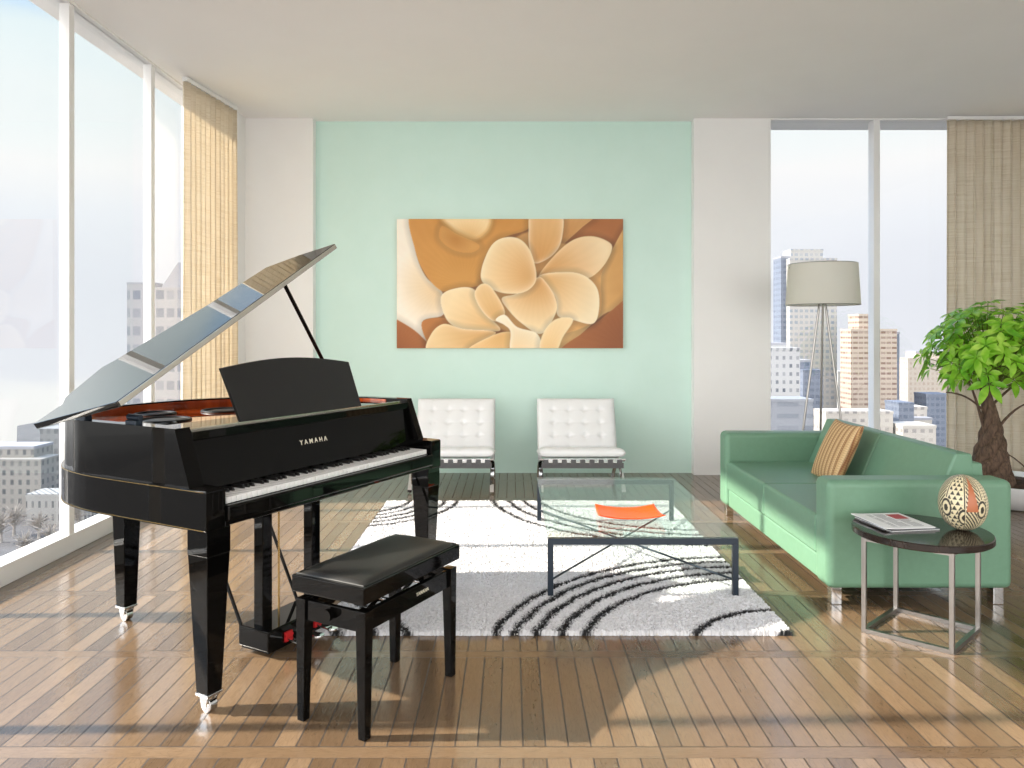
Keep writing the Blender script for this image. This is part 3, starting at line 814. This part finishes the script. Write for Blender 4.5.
def make_pillow():
    s = .405; n = 56
    X, Y = np.meshgrid(np.linspace(-1, 1, n), np.linspace(-1, 1, n))
    prof = (np.clip(1-X**2, 0, 1)*np.clip(1-Y**2, 0, 1))**.42
    pin = 1-.07*(1-np.abs(X)**2)*np.abs(Y)**3
    pin2 = 1-.07*(1-np.abs(Y)**2)*np.abs(X)**3
    bx, by = X*s/2*pin2, Y*s/2*pin
    Pf = np.stack([bx, by, .058*prof], -1); Pb = np.stack([bx, by, -.058*prof], -1)
    me1, me2 = grid_mesh('a', Pf), grid_mesh('b', Pb[:, ::-1])
    bm = bmesh.new(); bm.from_mesh(me1); bm.from_mesh(me2); bmesh.ops.remove_doubles(bm, verts=bm.verts, dist=1e-5)
    me = bpy.data.meshes.new('pillow_cover'); bm.to_mesh(me); bm.free()
    m = mat('woven_pillow', rough=.9); t = NT(m); co, x, y, z = t.obj()
    st = t.math('FRACT', t.math('MULTIPLY', t.math('ADD', x, .2), 22.)) 
    band = t.ramp(st, [(0., srgb(206, 172, 126)), (.38, srgb(222, 192, 148)), (.5, srgb(138, 88, 56)), (.62, srgb(200, 162, 114)), (.74, srgb(128, 82, 54)), (.86, srgb(208, 172, 124))])
    wv = t.math('FRACT', t.math('ADD', t.math('MULTIPLY', y, 70.), t.math('MULTIPLY', t.math('FLOOR', t.math('MULTIPLY', x, 44.)), .5)))
    br = t.ramp(wv, [(0., (.72, .66, .6, 1)), (.3, (1.05, 1.05, 1.05, 1)), (.8, (1.05, 1.05, 1.05, 1)), (1., (.72, .66, .6, 1))])
    t.l(t.mix(.8, band, br, 'MULTIPLY'), t.p.inputs['Base Color']); t.bump(t.math('ADD', wv, st), .5, .004)
    o = link('throw_pillow', me, m, None, smooth=80)
    tag(o, 'tan striped woven pillow leaning on the sofa back', 'pillow')
    o.matrix_world = PIL
PIL = Matrix.Translation((2.03, 4.67, .568)) @ Matrix.Rotation(math.radians(-1), 4, 'Z') @ Matrix.Rotation(math.radians(-66), 4, 'Y') @ Matrix.Rotation(math.radians(-90), 4, 'Z')
make_pillow()

# ------------------------------------------------------------------ glass coffee table and tray
def make_table():
    x0, x1, y0, y1, zt = .178, 1.118, 3.66, 5.16, .314
    cx, cy = (x0+x1)/2, (y0+y1)/2
    root = empty('coffee_table', (cx, cy, .02)); tag(root, 'low glass coffee table with dark slate metal legs on the rug', 'table')
    T = Matrix.Translation((-cx, -cy, -.02))
    def B(mb, name, m, p=root):
        for v in mb.b.verts: v.co = T @ v.co
        return mb.build(name, m, p)
    B(MB().box(x0, x1, y0, y1, zt-.010, zt, .0015, 1), 'glass_top', M['tglass'])
    g = .014
    for q in ((y0+.004, y0+.004+2*g), (y1-.004-2*g, y1-.004)):
        B(MB().box(x0+.002, x1-.002, *q, zt-.042, zt-.0105, .002), 'frame_rail', M['gunmetal'])
    for x in (x0+.016, x1-.016):
        for y in (y0+.018, y1-.018):
            B(MB().box(x-g, x+g, y-g, y+g, .022, zt-.042, .002), 'leg', M['gunmetal'])
    B(MB().tube([(x0+.016, y0+.018, .095), (x1-.016, y1-.018, .095)], .0055), 'cross_brace', M['gunmetal'])
    B(MB().tube([(x1-.016, y0+.018, .095), (x0+.016, y1-.018, .095)], .0055), 'cross_brace', M['gunmetal'])
make_table()

def make_tray():
    n = 28; X, Y = np.meshgrid(np.linspace(-1, 1, n), np.linspace(-1, 1, n))
    z = .003+.020*np.abs(X)**2.4+.016*np.clip(-Y, 0, 1)**3+.012*np.clip(Y, 0, 1)**3
    P = np.stack([X*.170*(1-.03*Y), Y*.135, z], -1)
    P = P[:, :, :]
    o = link('orange_dish', grid_mesh('orange_dish', P), M['orange'], None, (.635, 4.05, .316), 0, 60)
    md = o.modifiers.new('thickness', 'SOLIDIFY'); md.thickness = .005; md.offset = 1
    tag(o, 'shallow curved orange dish lying on the glass table', 'dish')
make_tray()

# ------------------------------------------------------------------ lounge chairs
def tufted(w, h, t_, nx, ny, res=12):
    NX, NY = nx*res+1, ny*res+1
    U, V = np.meshgrid(np.linspace(0, nx, NX), np.linspace(0, ny, NY))
    fu = np.abs(U-np.round(U)); fv = np.abs(V-np.round(V))
    puff = np.clip(np.minimum(fu, .5)*2, 0, 1)**.45*.5+np.clip(np.minimum(fv, .5)*2, 0, 1)**.45*.5
    btn = np.exp(-((fu**2+fv**2)/.03))
    X = U/nx*2-1; Y = V/ny*2-1
    ed = np.clip((1-np.abs(X)**14)*(1-np.abs(Y)**12), 0, 1)**.5
    z = (t_*.5+.009*(puff-1)-.013*btn)*ed
    P = np.stack([X*w/2, Y*h/2, z], -1); Q = np.stack([X*w/2, Y*h/2, -t_*.5*ed], -1)
    bm = bmesh.new(); bm.from_mesh(grid_mesh('a', P)); bm.from_mesh(grid_mesh('b', Q[:, ::-1]))
    bmesh.ops.remove_doubles(bm, verts=bm.verts, dist=1e-4)
    return bm
def make_chair(loc, label):
    root = empty('lounge_chair', loc); tag(root, label, 'chair', 'tufted lounge chairs by the mint wall')
    # local: front is -y
    def cushion(name, bm, mtx):
        bm.transform(mtx); mb = MB(); mb.b.free(); mb.b = bm; return mb.build(name, M['white_leather'], root, smooth=70)
    ya, za, yb, zb = -.345, .285, .26, .205           # seat line front -> back
    sl_ = math.atan2(zb-za, yb-ya)
    L = math.hypot(yb-ya, zb-za)
    cushion('seat_cushion', tufted(.715, L, .085, 5, 4), Matrix.Translation((0, (ya+yb)/2, (za+zb)/2+.045)) @ Matrix.Rotation(sl_, 4, 'X'))
    b0 = Vector((0, .13, .285)); b1 = Vector((0, .335, .715)); dd = (b1-b0)
    ang = math.atan2(dd.z, dd.y)
    cushion('back_cushion', tufted(.70, dd.length, .085, 5, 4), Matrix.Translation((b0+b1)/2) @ Matrix.Rotation(ang, 4, 'X') @ Matrix.Rotation(0, 4, 'Y'))
    for x in (-.335, .335):
        c1 = catmull([(-.36, .010), (-.33, .06), (-.20, .16), (-.02, .212), (.14, .29), (.26, .46), (.345, .66)], 6, False)
        c2 = catmull([(-.36, .278), (-.27, .252), (-.10, .220), (.06, .175), (.22, .09), (.30, .008)], 6, False)
        MB().ribbon([(x, y, z) for y, z in c1], .032, .012).ribbon([(x, y, z) for y, z in c2], .032, .012).build('side_frame', M['chrome'], root)
    for q in ((-.365, -.352, .257, .285), (.336, .348, .60, .63), (.10, .115, .17, .20)):
        MB().box(-.32, .32, *q, .002).build('cross_bar', M['chrome'], root)
    MB().box(-.335, .335, -.354, -.346, .205, .25, .002).build('strap_band', M['strap'], root)
    for i in range(9):
        x = -.30+i*.075
        MB().box(x-.021, x+.021, -.368, -.350, .233, .280, .003).box(x-.02, x+.02, -.352, -.10, .226, .236).build('strap', M['strap'], root)
    for i in range(8):
        x = -.2625+i*.075
        MB().box(x-.017, x+.017, -.362, -.348, .250, .280, .003).build('strap_gap', M['strap_white'], root)
    return root
ch = make_chair((-.492, 6.46, 0), 'white tufted lounge chair partly hidden behind the black piano')
copy_thing(ch, (.585, 6.46, 0), 0, 'white tufted lounge chair behind the glass coffee table')

# ------------------------------------------------------------------ floor lamp
def make_lamp():
    X, Y = 2.50, 6.0
    root = empty('floor_lamp', (X, Y, 0)); tag(root, 'tripod floor lamp with a drum shade behind the sofa', 'lamp')
    z0, z1 = 1.535, 1.862
    prof = [(.281, z0), (.262, z1)]
    sh = MB().lathe([(.281, z0), (.262, z1), (.259, z1), (.278, z0)], 56, caps=False)
    for v in sh.b.verts: pass
    so_ = sh.build('lamp_shade', M['shade'], root)
    for zz, rr in ((z0, .280), (z1, .2605)): MB().torus((0, 0, zz), rr, .003, 56, 6).build('shade_ring', M['steel'], so_)
    feet = [(-.235, -.02), (.065, .22), (.150, -.19)]; apex = (-.005, 0, 1.70)
    for x, y in feet:
        tip = (apex[0]+.012*(1 if x > 0 else -1), y*.05, 1.62)
        MB().tube([(x, y, 0), tip], [.0085, .0085], 12).build('leg', M['steel'], root)
    MB().lathe([(.03, 1.60), (.03, 1.63), (.018, 1.635), (.018, 1.72)], 20, (apex[0], 0, 0)).tube([(-.27, 0, z1-.03), (.26, 0, z1-.03)], .003, 6).tube([(0, 0, 1.7), (0, 0, z1-.03)], .006, 8).build('lamp_holder', M['steel'], root)
    MB().lathe([(.008, 1.72), (.02, 1.74), (.03, 1.77), (.022, 1.80), (.006, 1.81)], 20, (apex[0], 0, 0)).build('bulb', M['pot'], root)
make_lamp()

# ------------------------------------------------------------------ side table, magazines, egg
def make_side_table():
    X, Y = 1.802, 3.289
    root = empty('side_table', (X, Y, 0)); tag(root, 'round dark side table on a steel frame beside the sofa arm', 'table')
    R = .278
    MB().lathe([(R-.006, .419), (R, .424), (R, .446), (R-.004, .450), (.001, .450)], 72).build('tabletop', M['espresso'], root)
    cs = [(-.255, -.012), (-.002, -.236), (.251, -.001), (.012, .236)]
    w_ = .0095
    for i, (x, y) in enumerate(cs):
        MB().box(-w_, w_, -w_, w_, 0, .419, .0015, 1, Matrix.Translation((x, y, 0)) @ Matrix.Rotation(math.radians(45), 4, 'Z')).build('leg', M['steel'], root)
        x2, y2 = cs[(i+1) % 4]
        for zz in (w_, .410): MB().bar((x, y, zz), (x2, y2, zz), 2*w_, 2*w_-.001).build('frame_rail', M['steel'], root)
make_side_table()

def make_magazines():
    def mag(name, cx, cy, z, w, h, th, rz, label, covm, curl, group='magazines on the side table', printed=True):
        root = empty(name, (cx, cy, z), rz); tag(root, label, 'magazine', group)
        nx = 18
        def sheet(z0, z1, nm, m, p=root, i=0.):
            X, Yg = np.meshgrid(np.linspace(-w/2+i, w/2-i, nx), np.linspace(-h/2+i, h/2-i, 8))
            lift = curl*np.clip((-X/w*2-.3)/.7, 0, 1)**2
            bm = bmesh.new()
            a = grid_mesh('a', np.stack([X, Yg, z1+lift], -1)); b = grid_mesh('b', np.stack([X, Yg, z0+lift], -1)[:, ::-1])
            bm.from_mesh(a); bm.from_mesh(b)
            bmesh.ops.bridge_loops(bm, edges=[e for e in bm.edges if e.is_boundary])
            mbx = MB(); mbx.b.free(); mbx.b = bm
            return mbx.build(nm, m, p, smooth=30)
        pg = sheet(.001, th-.001, 'pages', M['paper'], root, .002)
        cv = sheet(th-.001, th, 'cover', covm)
        if printed:
            b = MB()
            for col in range(3):
                for r in range(15):
                    x0 = -w/2+.03+col*.062; y0 = -h/2+.03+r*.0145
                    if col == 2 and r > 8: continue
                    b.box(x0, x0+.05*(.7 if r % 6 == 5 else 1), y0, y0+.0055, th, th+.0004)
            b.build('printed_text', M['ink'], cv)
            MB().box(w/2-.085, w/2-.02, h/2-.11, h/2-.03, th, th+.0005).build('printed_picture', M['redprint'], cv)
    mag('magazine', 1.735, 3.372, .4505, .235, .265, .006, math.radians(9), 'dark covered magazine lying under the white one on the side table', M['cover'], .0, printed=False)
    mag('magazine', 1.722, 3.383, .4570, .238, .265, .006, math.radians(6), 'white printed magazine lying uppermost on the round side table', M['paper'], .004)
make_magazines()

def make_egg():
    n, k = 150, 220
    a, hgt = .0955, .240
    zs = np.linspace(.07, PI-.03, n); ph = np.linspace(0, 2*PI, k, endpoint=False)
    TH, PH = np.meshgrid(zs, ph, indexing='ij')
    r = a*np.sin(TH)**.92*(1+.05*np.cos(TH)); z = hgt/2-hgt/2*np.cos(TH)
    P = np.stack([r*np.cos(PH), r*np.sin(PH), z], -1)
    idx = np.arange(n*k).reshape(n, k); nx_ = np.roll(idx, -1, 1)
    q = np.stack([idx[:-1], nx_[:-1], nx_[1:], idx[1:]], -1).reshape(-1, 4)
    me = bpy.data.meshes.new('egg_shell'); me.from_pydata(P.reshape(-1, 3).tolist(), [], q.tolist()+[idx[0].tolist()[::-1], idx[-1].tolist()]); me.update()
    h = TH/PI                                      # 0 bottom .. 1 top
    # eight vertical gores facing round the egg
    G = (PH+2.05)/(2*PI)*8 % 8; gi = G.astype(int); gx = G-gi
    cream = lin((226, 214, 178)); dk = lin((52, 46, 38)); br = lin((178, 104, 66))
    D = np.zeros(TH.shape)
    tri_u = (G*3+.5*(np.floor(h*18) % 2)) % 1; tri_v = (h*18) % 1
    tri = (np.abs(tri_u-.5) < .46*(1-tri_v)) & (tri_v > .12)
    lad = (np.abs(((gx*5+h*18) % 1)-.5) < .29)
    lad2 = (np.abs(((-gx*5+h*18) % 1)-.5) < .29)
    step = (np.abs(((gx*5) % 1)-.5) < .26) & (((h*30) % 1) < .62)
    D = np.where((gi+1) % 4 == 0, tri, np.where((gi+1) % 4 == 1, lad, np.where((gi+1) % 4 == 2, step, lad2))).astype(float)
    D = np.where(np.abs(gx-.5) > .465, 1, D); D = np.where((np.abs(gx-.5) > .40) & (np.abs(gx-.5) <= .465), 0, D)
    for c_ in range(8):
        e = np.hypot((G-(c_+1.))*1.25, (h-(.36 if c_ % 2 else .46))*4.0)
        D = np.where(e < .46, (np.abs(e-.37) < .06) | (e < .16), D)
    wedge = (gi == 0) & (np.abs(gx-.42) < .30*np.clip((.97-h)/.5, 0, 1)) & (h > .44)
    c = cream*(1-D[..., None])+dk*D[..., None]
    c = np.where(wedge[..., None], br, c)
    rp = lin((236, 226, 196))
    paint(me, c.reshape(-1, 3))
    o = link('painted_egg', me, mat_vcol('painted_shell', .35), None, (1.975, 3.27, .4505), 0, 60)
    tag(o, 'large patterned egg ornament standing on the round side table', 'ornament')
make_egg()

# ------------------------------------------------------------------ money tree
def make_plant():
    X, Y = 3.84, 5.74
    root = empty('potted_money_tree', (X, Y, 0)); tag(root, 'money tree with a braided trunk in a low white bowl', 'plant')
    MB().lathe([(.24, 0), (.30, .01), (.385, .08), (.425, .155), (.435, .185), (.422, .190), (.405, .178), (.37, .12)], 56).build('bowl', M['pot'], root)
    n = 26
    rr = np.linspace(0.005, .405, 12); pts = []
    prof = [(r, .150+.03*math.exp(-((r-.0)/.2)**2)) for r in rr[::-1]]
    so_ = MB().lathe(prof, n)
    for v in so_.b.verts: v.co.z += random.uniform(-.006, .012) if v.co.xy.length < .39 else 0
    so_.build('soil', M['soil'], root)
    tx = -.175
    # braided trunk: strands winding round one another, swelling at the foot
    for s in range(5):
        P, R = [], []
        for i in range(34):
            u = i/33; z = .13+u*.78
            rad = .088*(1-u)**1.6+.019; a = s*2*PI/5+u*7.5
            rs = .064*(1-u)**1.4+.017
            P.append((tx+rad*math.cos(a)+.05*u*math.sin(u*4), rad*math.sin(a), z)); R.append(rs*(1+.08*math.sin(i*1.7+s)))
        MB().tube(P, R, 12).build('trunk_strand', M['bark'], root)
    br = []
    def branch(p0, p1, r0, r1, bend=.04):
        p0, p1 = Vector(p0), Vector(p1); P = []
        for i in range(9):
            u = i/8; p = p0.lerp(p1, u); p.z += bend*math.sin(PI*u); P.append(p)
        MB().tube(P, [r0+(r1-r0)*i/8 for i in range(9)], 8).build('branch', M['bark'], root); return p1
    top = Vector((tx+.01, 0, .90))
    for p0, p1, r in (((tx-.03, 0, .55), (tx-.20, -.05, .98), .013), ((tx+.03, 0, .52), (tx+.26, -.06, .78), .013), (top, (tx-.12, .08, 1.22), .016),
                      (top, (tx+.15, .02, 1.28), .016), (top, (tx+.34, -.05, 1.15), .014), (top, (tx-.3, -.05, 1.08), .012), (top, (tx+.05, -.2, 1.2), .013), ((tx+.02, 0, .75), (tx+.42, .0, 1.02), .011),
                      ((tx-.02, 0, .7), (tx-.36, -.06, .86), .009)):
        branch(p0, p1, r, .005)
    for p0, p1 in (((tx+.06, -.03, .42), (tx+.30, -.1, .20)), ((tx-.07, -.02, .44), (tx-.17, -.03, .19)), ((tx+.08, -.05, .36), (tx+.13, -.12, .18))):
        MB().tube([Vector(p0).lerp(Vector(p1), u)+Vector((0, 0, .03*math.sin(PI*u))) for u in (0, .2, .4, .6, .8, 1)], .005, 6).build('aerial_root', M['bark'], root)
    # leaves: palmate clusters of five or six leaflets
    b = bmesh.new()
    def leaflet(o, d, up, L, W):
        d = d.normalized(); s = d.cross(up).normalized(); nn = s.cross(d).normalized()
        ts = [0, .12, .3, .5, .7, .88, 1.]; ws = [.03, .35, .78, 1., .85, .45, .02]
        rows = []
        for tt, ww in zip(ts, ws):
            c = o+d*L*tt-Vector((0, 0, 1))*L*.30*tt*tt
            wv = W*ww/2
            rows.append([b.verts.new(c-s*wv+nn*wv*.35), b.verts.new(c), b.verts.new(c+s*wv+nn*wv*.35)])
        for A, B_ in zip(rows[:-1], rows[1:]):
            b.faces.new((A[0], A[1], B_[1], B_[0])); b.faces.new((A[1], A[2], B_[2], B_[1]))
    stems = MB()
    C0 = Vector((tx+.08, -.02, 1.10))
    pts = []
    tries = 0
    while len(pts) < 190 and tries < 12000:
        tries += 1
        d = Vector((random.gauss(0, 1), random.gauss(0, 1), random.gauss(0, 1))).normalized()
        rad = random.uniform(.70, 1.0) if random.random() < .8 else random.uniform(.35, .7)
        p = Vector((d.x*.58*rad, d.y*.46*rad, d.z*.40*rad))
        if p.z < -.05 and abs(p.x) < .2 and random.random() < .6: continue
        if p.z < -.22: continue
        p.z += .05
        if any((p-q).length < .066 for q, _ in pts): continue
        pts.append((p, d))
    for p, d in pts:
        c = C0+p
        ax = (Vector((d.x, d.y*1., max(d.z, -.1)+.45))).normalized()
        t1 = ax.cross(Vector((0, 0, 1)));  t1 = t1.normalized() if t1.length > .1 else Vector((1, 0, 0)); t2 = ax.cross(t1).normalized()
        k = random.choice((5, 5, 6, 6)); a0 = random.uniform(0, 2*PI)
        L0 = random.uniform(.088, .135)
        for i in range(k):
            a = a0+2*PI*i/k
            dv = t1*math.cos(a)+t2*math.sin(a)+ax*random.uniform(.10, .32)
            L = L0*random.uniform(.8, 1.1)
            leaflet(c+dv*.008, dv, ax, L, L*random.uniform(.40, .48))
        s0 = Vector((tx+.01+p.x*.25, p.y*.25, .92+max(p.z, -.1)*.45))
        mid = s0.lerp(c, .55)+Vector((0, 0, .03))
        stems.tube([s0, mid, c], .0028, 5)
    me = bpy.data.meshes.new('foliage'); b.to_mesh(me); b.free()
    link('foliage', me, M['leaf'], root, smooth=80)
    stems.build('leaf_stalks', mat('leaf_stalk', srgb(110, 128, 48), .6), root)
make_plant()

# ------------------------------------------------------------------ the city
KC = 2.5
GZ = H-26.31*KC
def at(px, py, D): return ((px-511)*D/748, D, H-(py-333)*D/748)
g = MB()
g.prism([(x*KC, y*KC) for x, y in [(-30, 60), (160, 60), (160, 300), (-140, 300), (-140, 212), (-90, 136), (-120, 128), (-120, 60)]], GZ-.5, GZ).build('ground', M['ground'])
struct(bpy.data.objects['ground'], 'grey city ground far below the windows', 'ground')

FAC = {  # distance haze is mixed into these pale wall and window colours
 'grid_blue': mat_facade('facade_grid_blue', srgb(206, 206, 212), srgb(138, 148, 168), 6.0, 10.3, 0.72, 0.5),
 'classic': mat_facade('facade_classic', srgb(186, 184, 182), srgb(104, 110, 118), 2.9, 3.4, 0.42, 0.55),
 'plain': mat_facade('facade_plain', srgb(176, 178, 184), srgb(126, 132, 142), 3.0, 4.0, 0.5, 0.5),
 'white_small': mat_facade('facade_white_small', srgb(206, 207, 208), srgb(96, 104, 114), 2.3, 4.5, 0.36, 0.5),
 'tower_white': mat_facade('facade_tower_white', srgb(226, 224, 220), srgb(170, 182, 198), 2.6, 2.9, 0.62, 0.5),
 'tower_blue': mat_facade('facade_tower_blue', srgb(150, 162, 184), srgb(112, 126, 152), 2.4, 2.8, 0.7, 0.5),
 'apart': mat_facade('facade_apartment', srgb(228, 230, 234), srgb(92, 102, 124), 2.7, 3.2, 0.4, 0.45),
 'low_grey': mat_facade('facade_low_grey', srgb(178, 184, 196), srgb(140, 150, 166), 9.0, 4.0, 0.8, 0.4),
 'cream': mat_facade('facade_cream', srgb(236, 220, 204), srgb(160, 128, 118), 2.6, 2.4, 0.84, 0.42),
 'pale': mat_facade('facade_pale', srgb(242, 230, 216), srgb(214, 196, 184), 2.4, 2.8, 0.5, 0.5),
 'cream_low': mat_facade('facade_cream_low', srgb(240, 234, 226), srgb(168, 164, 166), 3.0, 3.2, 0.5, 0.4),
}
def building(label, blocks, roofs=(), group=None):
    """blocks: (px0, px1, ytop, D, depth, facade); the first one is the body, the rest parts"""
    blocks = [(q[0], q[1], q[2], q[3]*KC, q[4]*KC, q[5]) for q in blocks]
    b0 = blocks[0]; c = at((b0[0]+b0[1])/2, 333, b0[3])
    ox, oy = c[0], b0[3]+b0[4]/2
    root = empty('building', (ox, oy, GZ)); tag(root, label, 'building', group)
    names = ['tower_body', 'side_wing', 'crown', 'annex', 'annex', 'annex']
    for i, (px0, px1, yt, D, dep, fac) in enumerate(blocks):
        xa, xb = (px0-511)*D/748, (px1-511)*D/748; zt = H-(yt-333)*D/748
        MB().box(xa-ox, xb-ox, D-oy, D+dep-oy, 0, zt-GZ).build(names[i], FAC[fac], root, smooth=0)
        MB().box(xa-ox-.15, xb-ox+.15, D-oy-.15, D+dep-oy+.15, zt-GZ, zt-GZ+1.).build('parapet', M['roof_grey'] if i % 2 else FAC[fac], root, smooth=0)
    return root
# through the left windows
r = building('grey office tower with a sloping roof seen through the left windows', [(153, 200, 289, 170, 4.5, 'grid_blue'), (127, 153.2, 284, 171, 4.5, 'grid_blue')])
D = 170*KC; xa = (158-511)*D/748; xb = (176-511)*D/748; xc = (200-511)*D/748; z0 = H+(333-289)*D/748; z1 = H+(333-262)*D/748
ox, oy = r.location.x, r.location.y
MB().loft([(xa-ox, D+1*KC-oy, z0-GZ), (xb-ox, D+1*KC-oy, z1-GZ), (xc-ox, D+1*KC-oy, z1-GZ), (xc-ox, D+1*KC-oy, z0-GZ)],
          [(xa-ox, D+4.5*KC-oy, z0-GZ), (xb-ox, D+4.5*KC-oy, z1-GZ), (xc-ox, D+4.5*KC-oy, z1-GZ), (xc-ox, D+4.5*KC-oy, z0-GZ)]).build('sloping_roof', M['roof_grey'], r, smooth=0)
building('long beige stone building with rows of windows at lower left', [(-40, 41, 462, 108, 4.5, 'classic'), (-40, 34, 449, 109.5, 4.5, 'classic')])
building('grey block with a flat roof behind the long beige building', [(40, 96, 431, 121, 4.5, 'plain')])
building('small white building with two window rows before the grey block', [(26, 84, 497, 103, 4.0, 'white_small')])
# through the right window
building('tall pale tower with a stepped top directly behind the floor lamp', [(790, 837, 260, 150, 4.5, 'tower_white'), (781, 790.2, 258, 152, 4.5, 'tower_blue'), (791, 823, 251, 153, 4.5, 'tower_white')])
building('white apartment block with small dark windows left of the floor lamp', [(760, 800, 350, 118, 4.5, 'apart'), (768, 786, 345, 121, 4.5, 'apart')])
building('low grey banded block at the foot of the white apartments', [(756, 813, 402, 100, 4.5, 'low_grey')])
building('added blue grey slab standing in for a shadow on the tall pale tower', [(803, 823, 372, 132, 4.5, 'tower_blue'), (800, 812, 362, 134, 4.5, 'tower_blue')])  # added block, its blue grey imitates the shaded patch on the tower
building('cream striped tower behind the window mullion', [(851, 897, 331, 140, 4.5, 'cream'), (897, 899.5, 334, 141, 4.5, 'tower_blue'), (859, 876, 316, 141.5, 4.5, 'cream')])
building('narrow white block between the pale tower and the striped tower', [(838, 856, 373, 178, 4.5, 'tower_white')])
building('low white block below the cream striped tower', [(826, 893, 414, 110, 4.5, 'cream_low')])
building('hazy pale stepped tower behind the plant leaves', [(908, 950, 360, 165, 4.5, 'pale'), (916, 950, 353, 167, 4.5, 'pale')])
building('small blue grey block right of the striped tower', [(899, 914, 405, 120, 4.5, 'tower_blue')])
building('stepped cream block in front of the hazy pale tower', [(912, 927, 409, 128, 4.5, 'cream_low'), (908, 932, 420, 126, 4.5, 'cream_low')])
building('slate blue tower beside the right curtain edge', [(927, 950, 396, 140, 4.5, 'tower_blue')])
building('low broad white block above the sofa back', [(903, 936, 428, 108, 4.5, 'cream_low')])

# bare trees on the ground at lower left
def tree(x, y, h, label):
    x, y, h = x*KC, y*KC, h*KC
    root = empty('bare_tree', (x, y, GZ)); tag(root, label, 'tree', 'bare trees below the left window')
    MB().tube([(0, 0, 0), (.1, 0, h*.35), (0, .1, h*.6)], [.5, .36, .25], 8).build('trunk', M['bare_tree'], root)
    b = MB()
    for i in range(90):
        a = random.uniform(0, 2*PI); e = random.uniform(.1, 1.4); L = h*random.uniform(.3, .55)
        s = Vector((random.uniform(-.1, .1), random.uniform(-.1, .1), h*random.uniform(.25, .6)))
        d = Vector((math.cos(a)*math.cos(e), math.sin(a)*math.cos(e), math.sin(e)))
        m_ = s+d*L*.5+Vector((random.uniform(-.3, .3), random.uniform(-.3, .3), .2))
        b.tube([s, m_, s+d*L], [.16, .12, .05], 4)
    b.build('twigs', M['bare_tree'], root)
for k, (px, D, h, lab) in enumerate(((1, 94, 4.0, 'bare grey tree nearest the lower left corner of the window'), (14, 97, 4.4, 'bare grey tree in front of the beige building'), (25, 88, 3.2, 'low bare tree before the white building, left side'),
                        (39, 96, 3.6, 'bare grey tree before the white building, middle'), (50, 91, 3.4, 'bare grey tree beside the left mullion'), (78, 100, 4., 'bare grey tree behind the piano tail'))):
    tree((px-511)*D/748, D, h, lab)
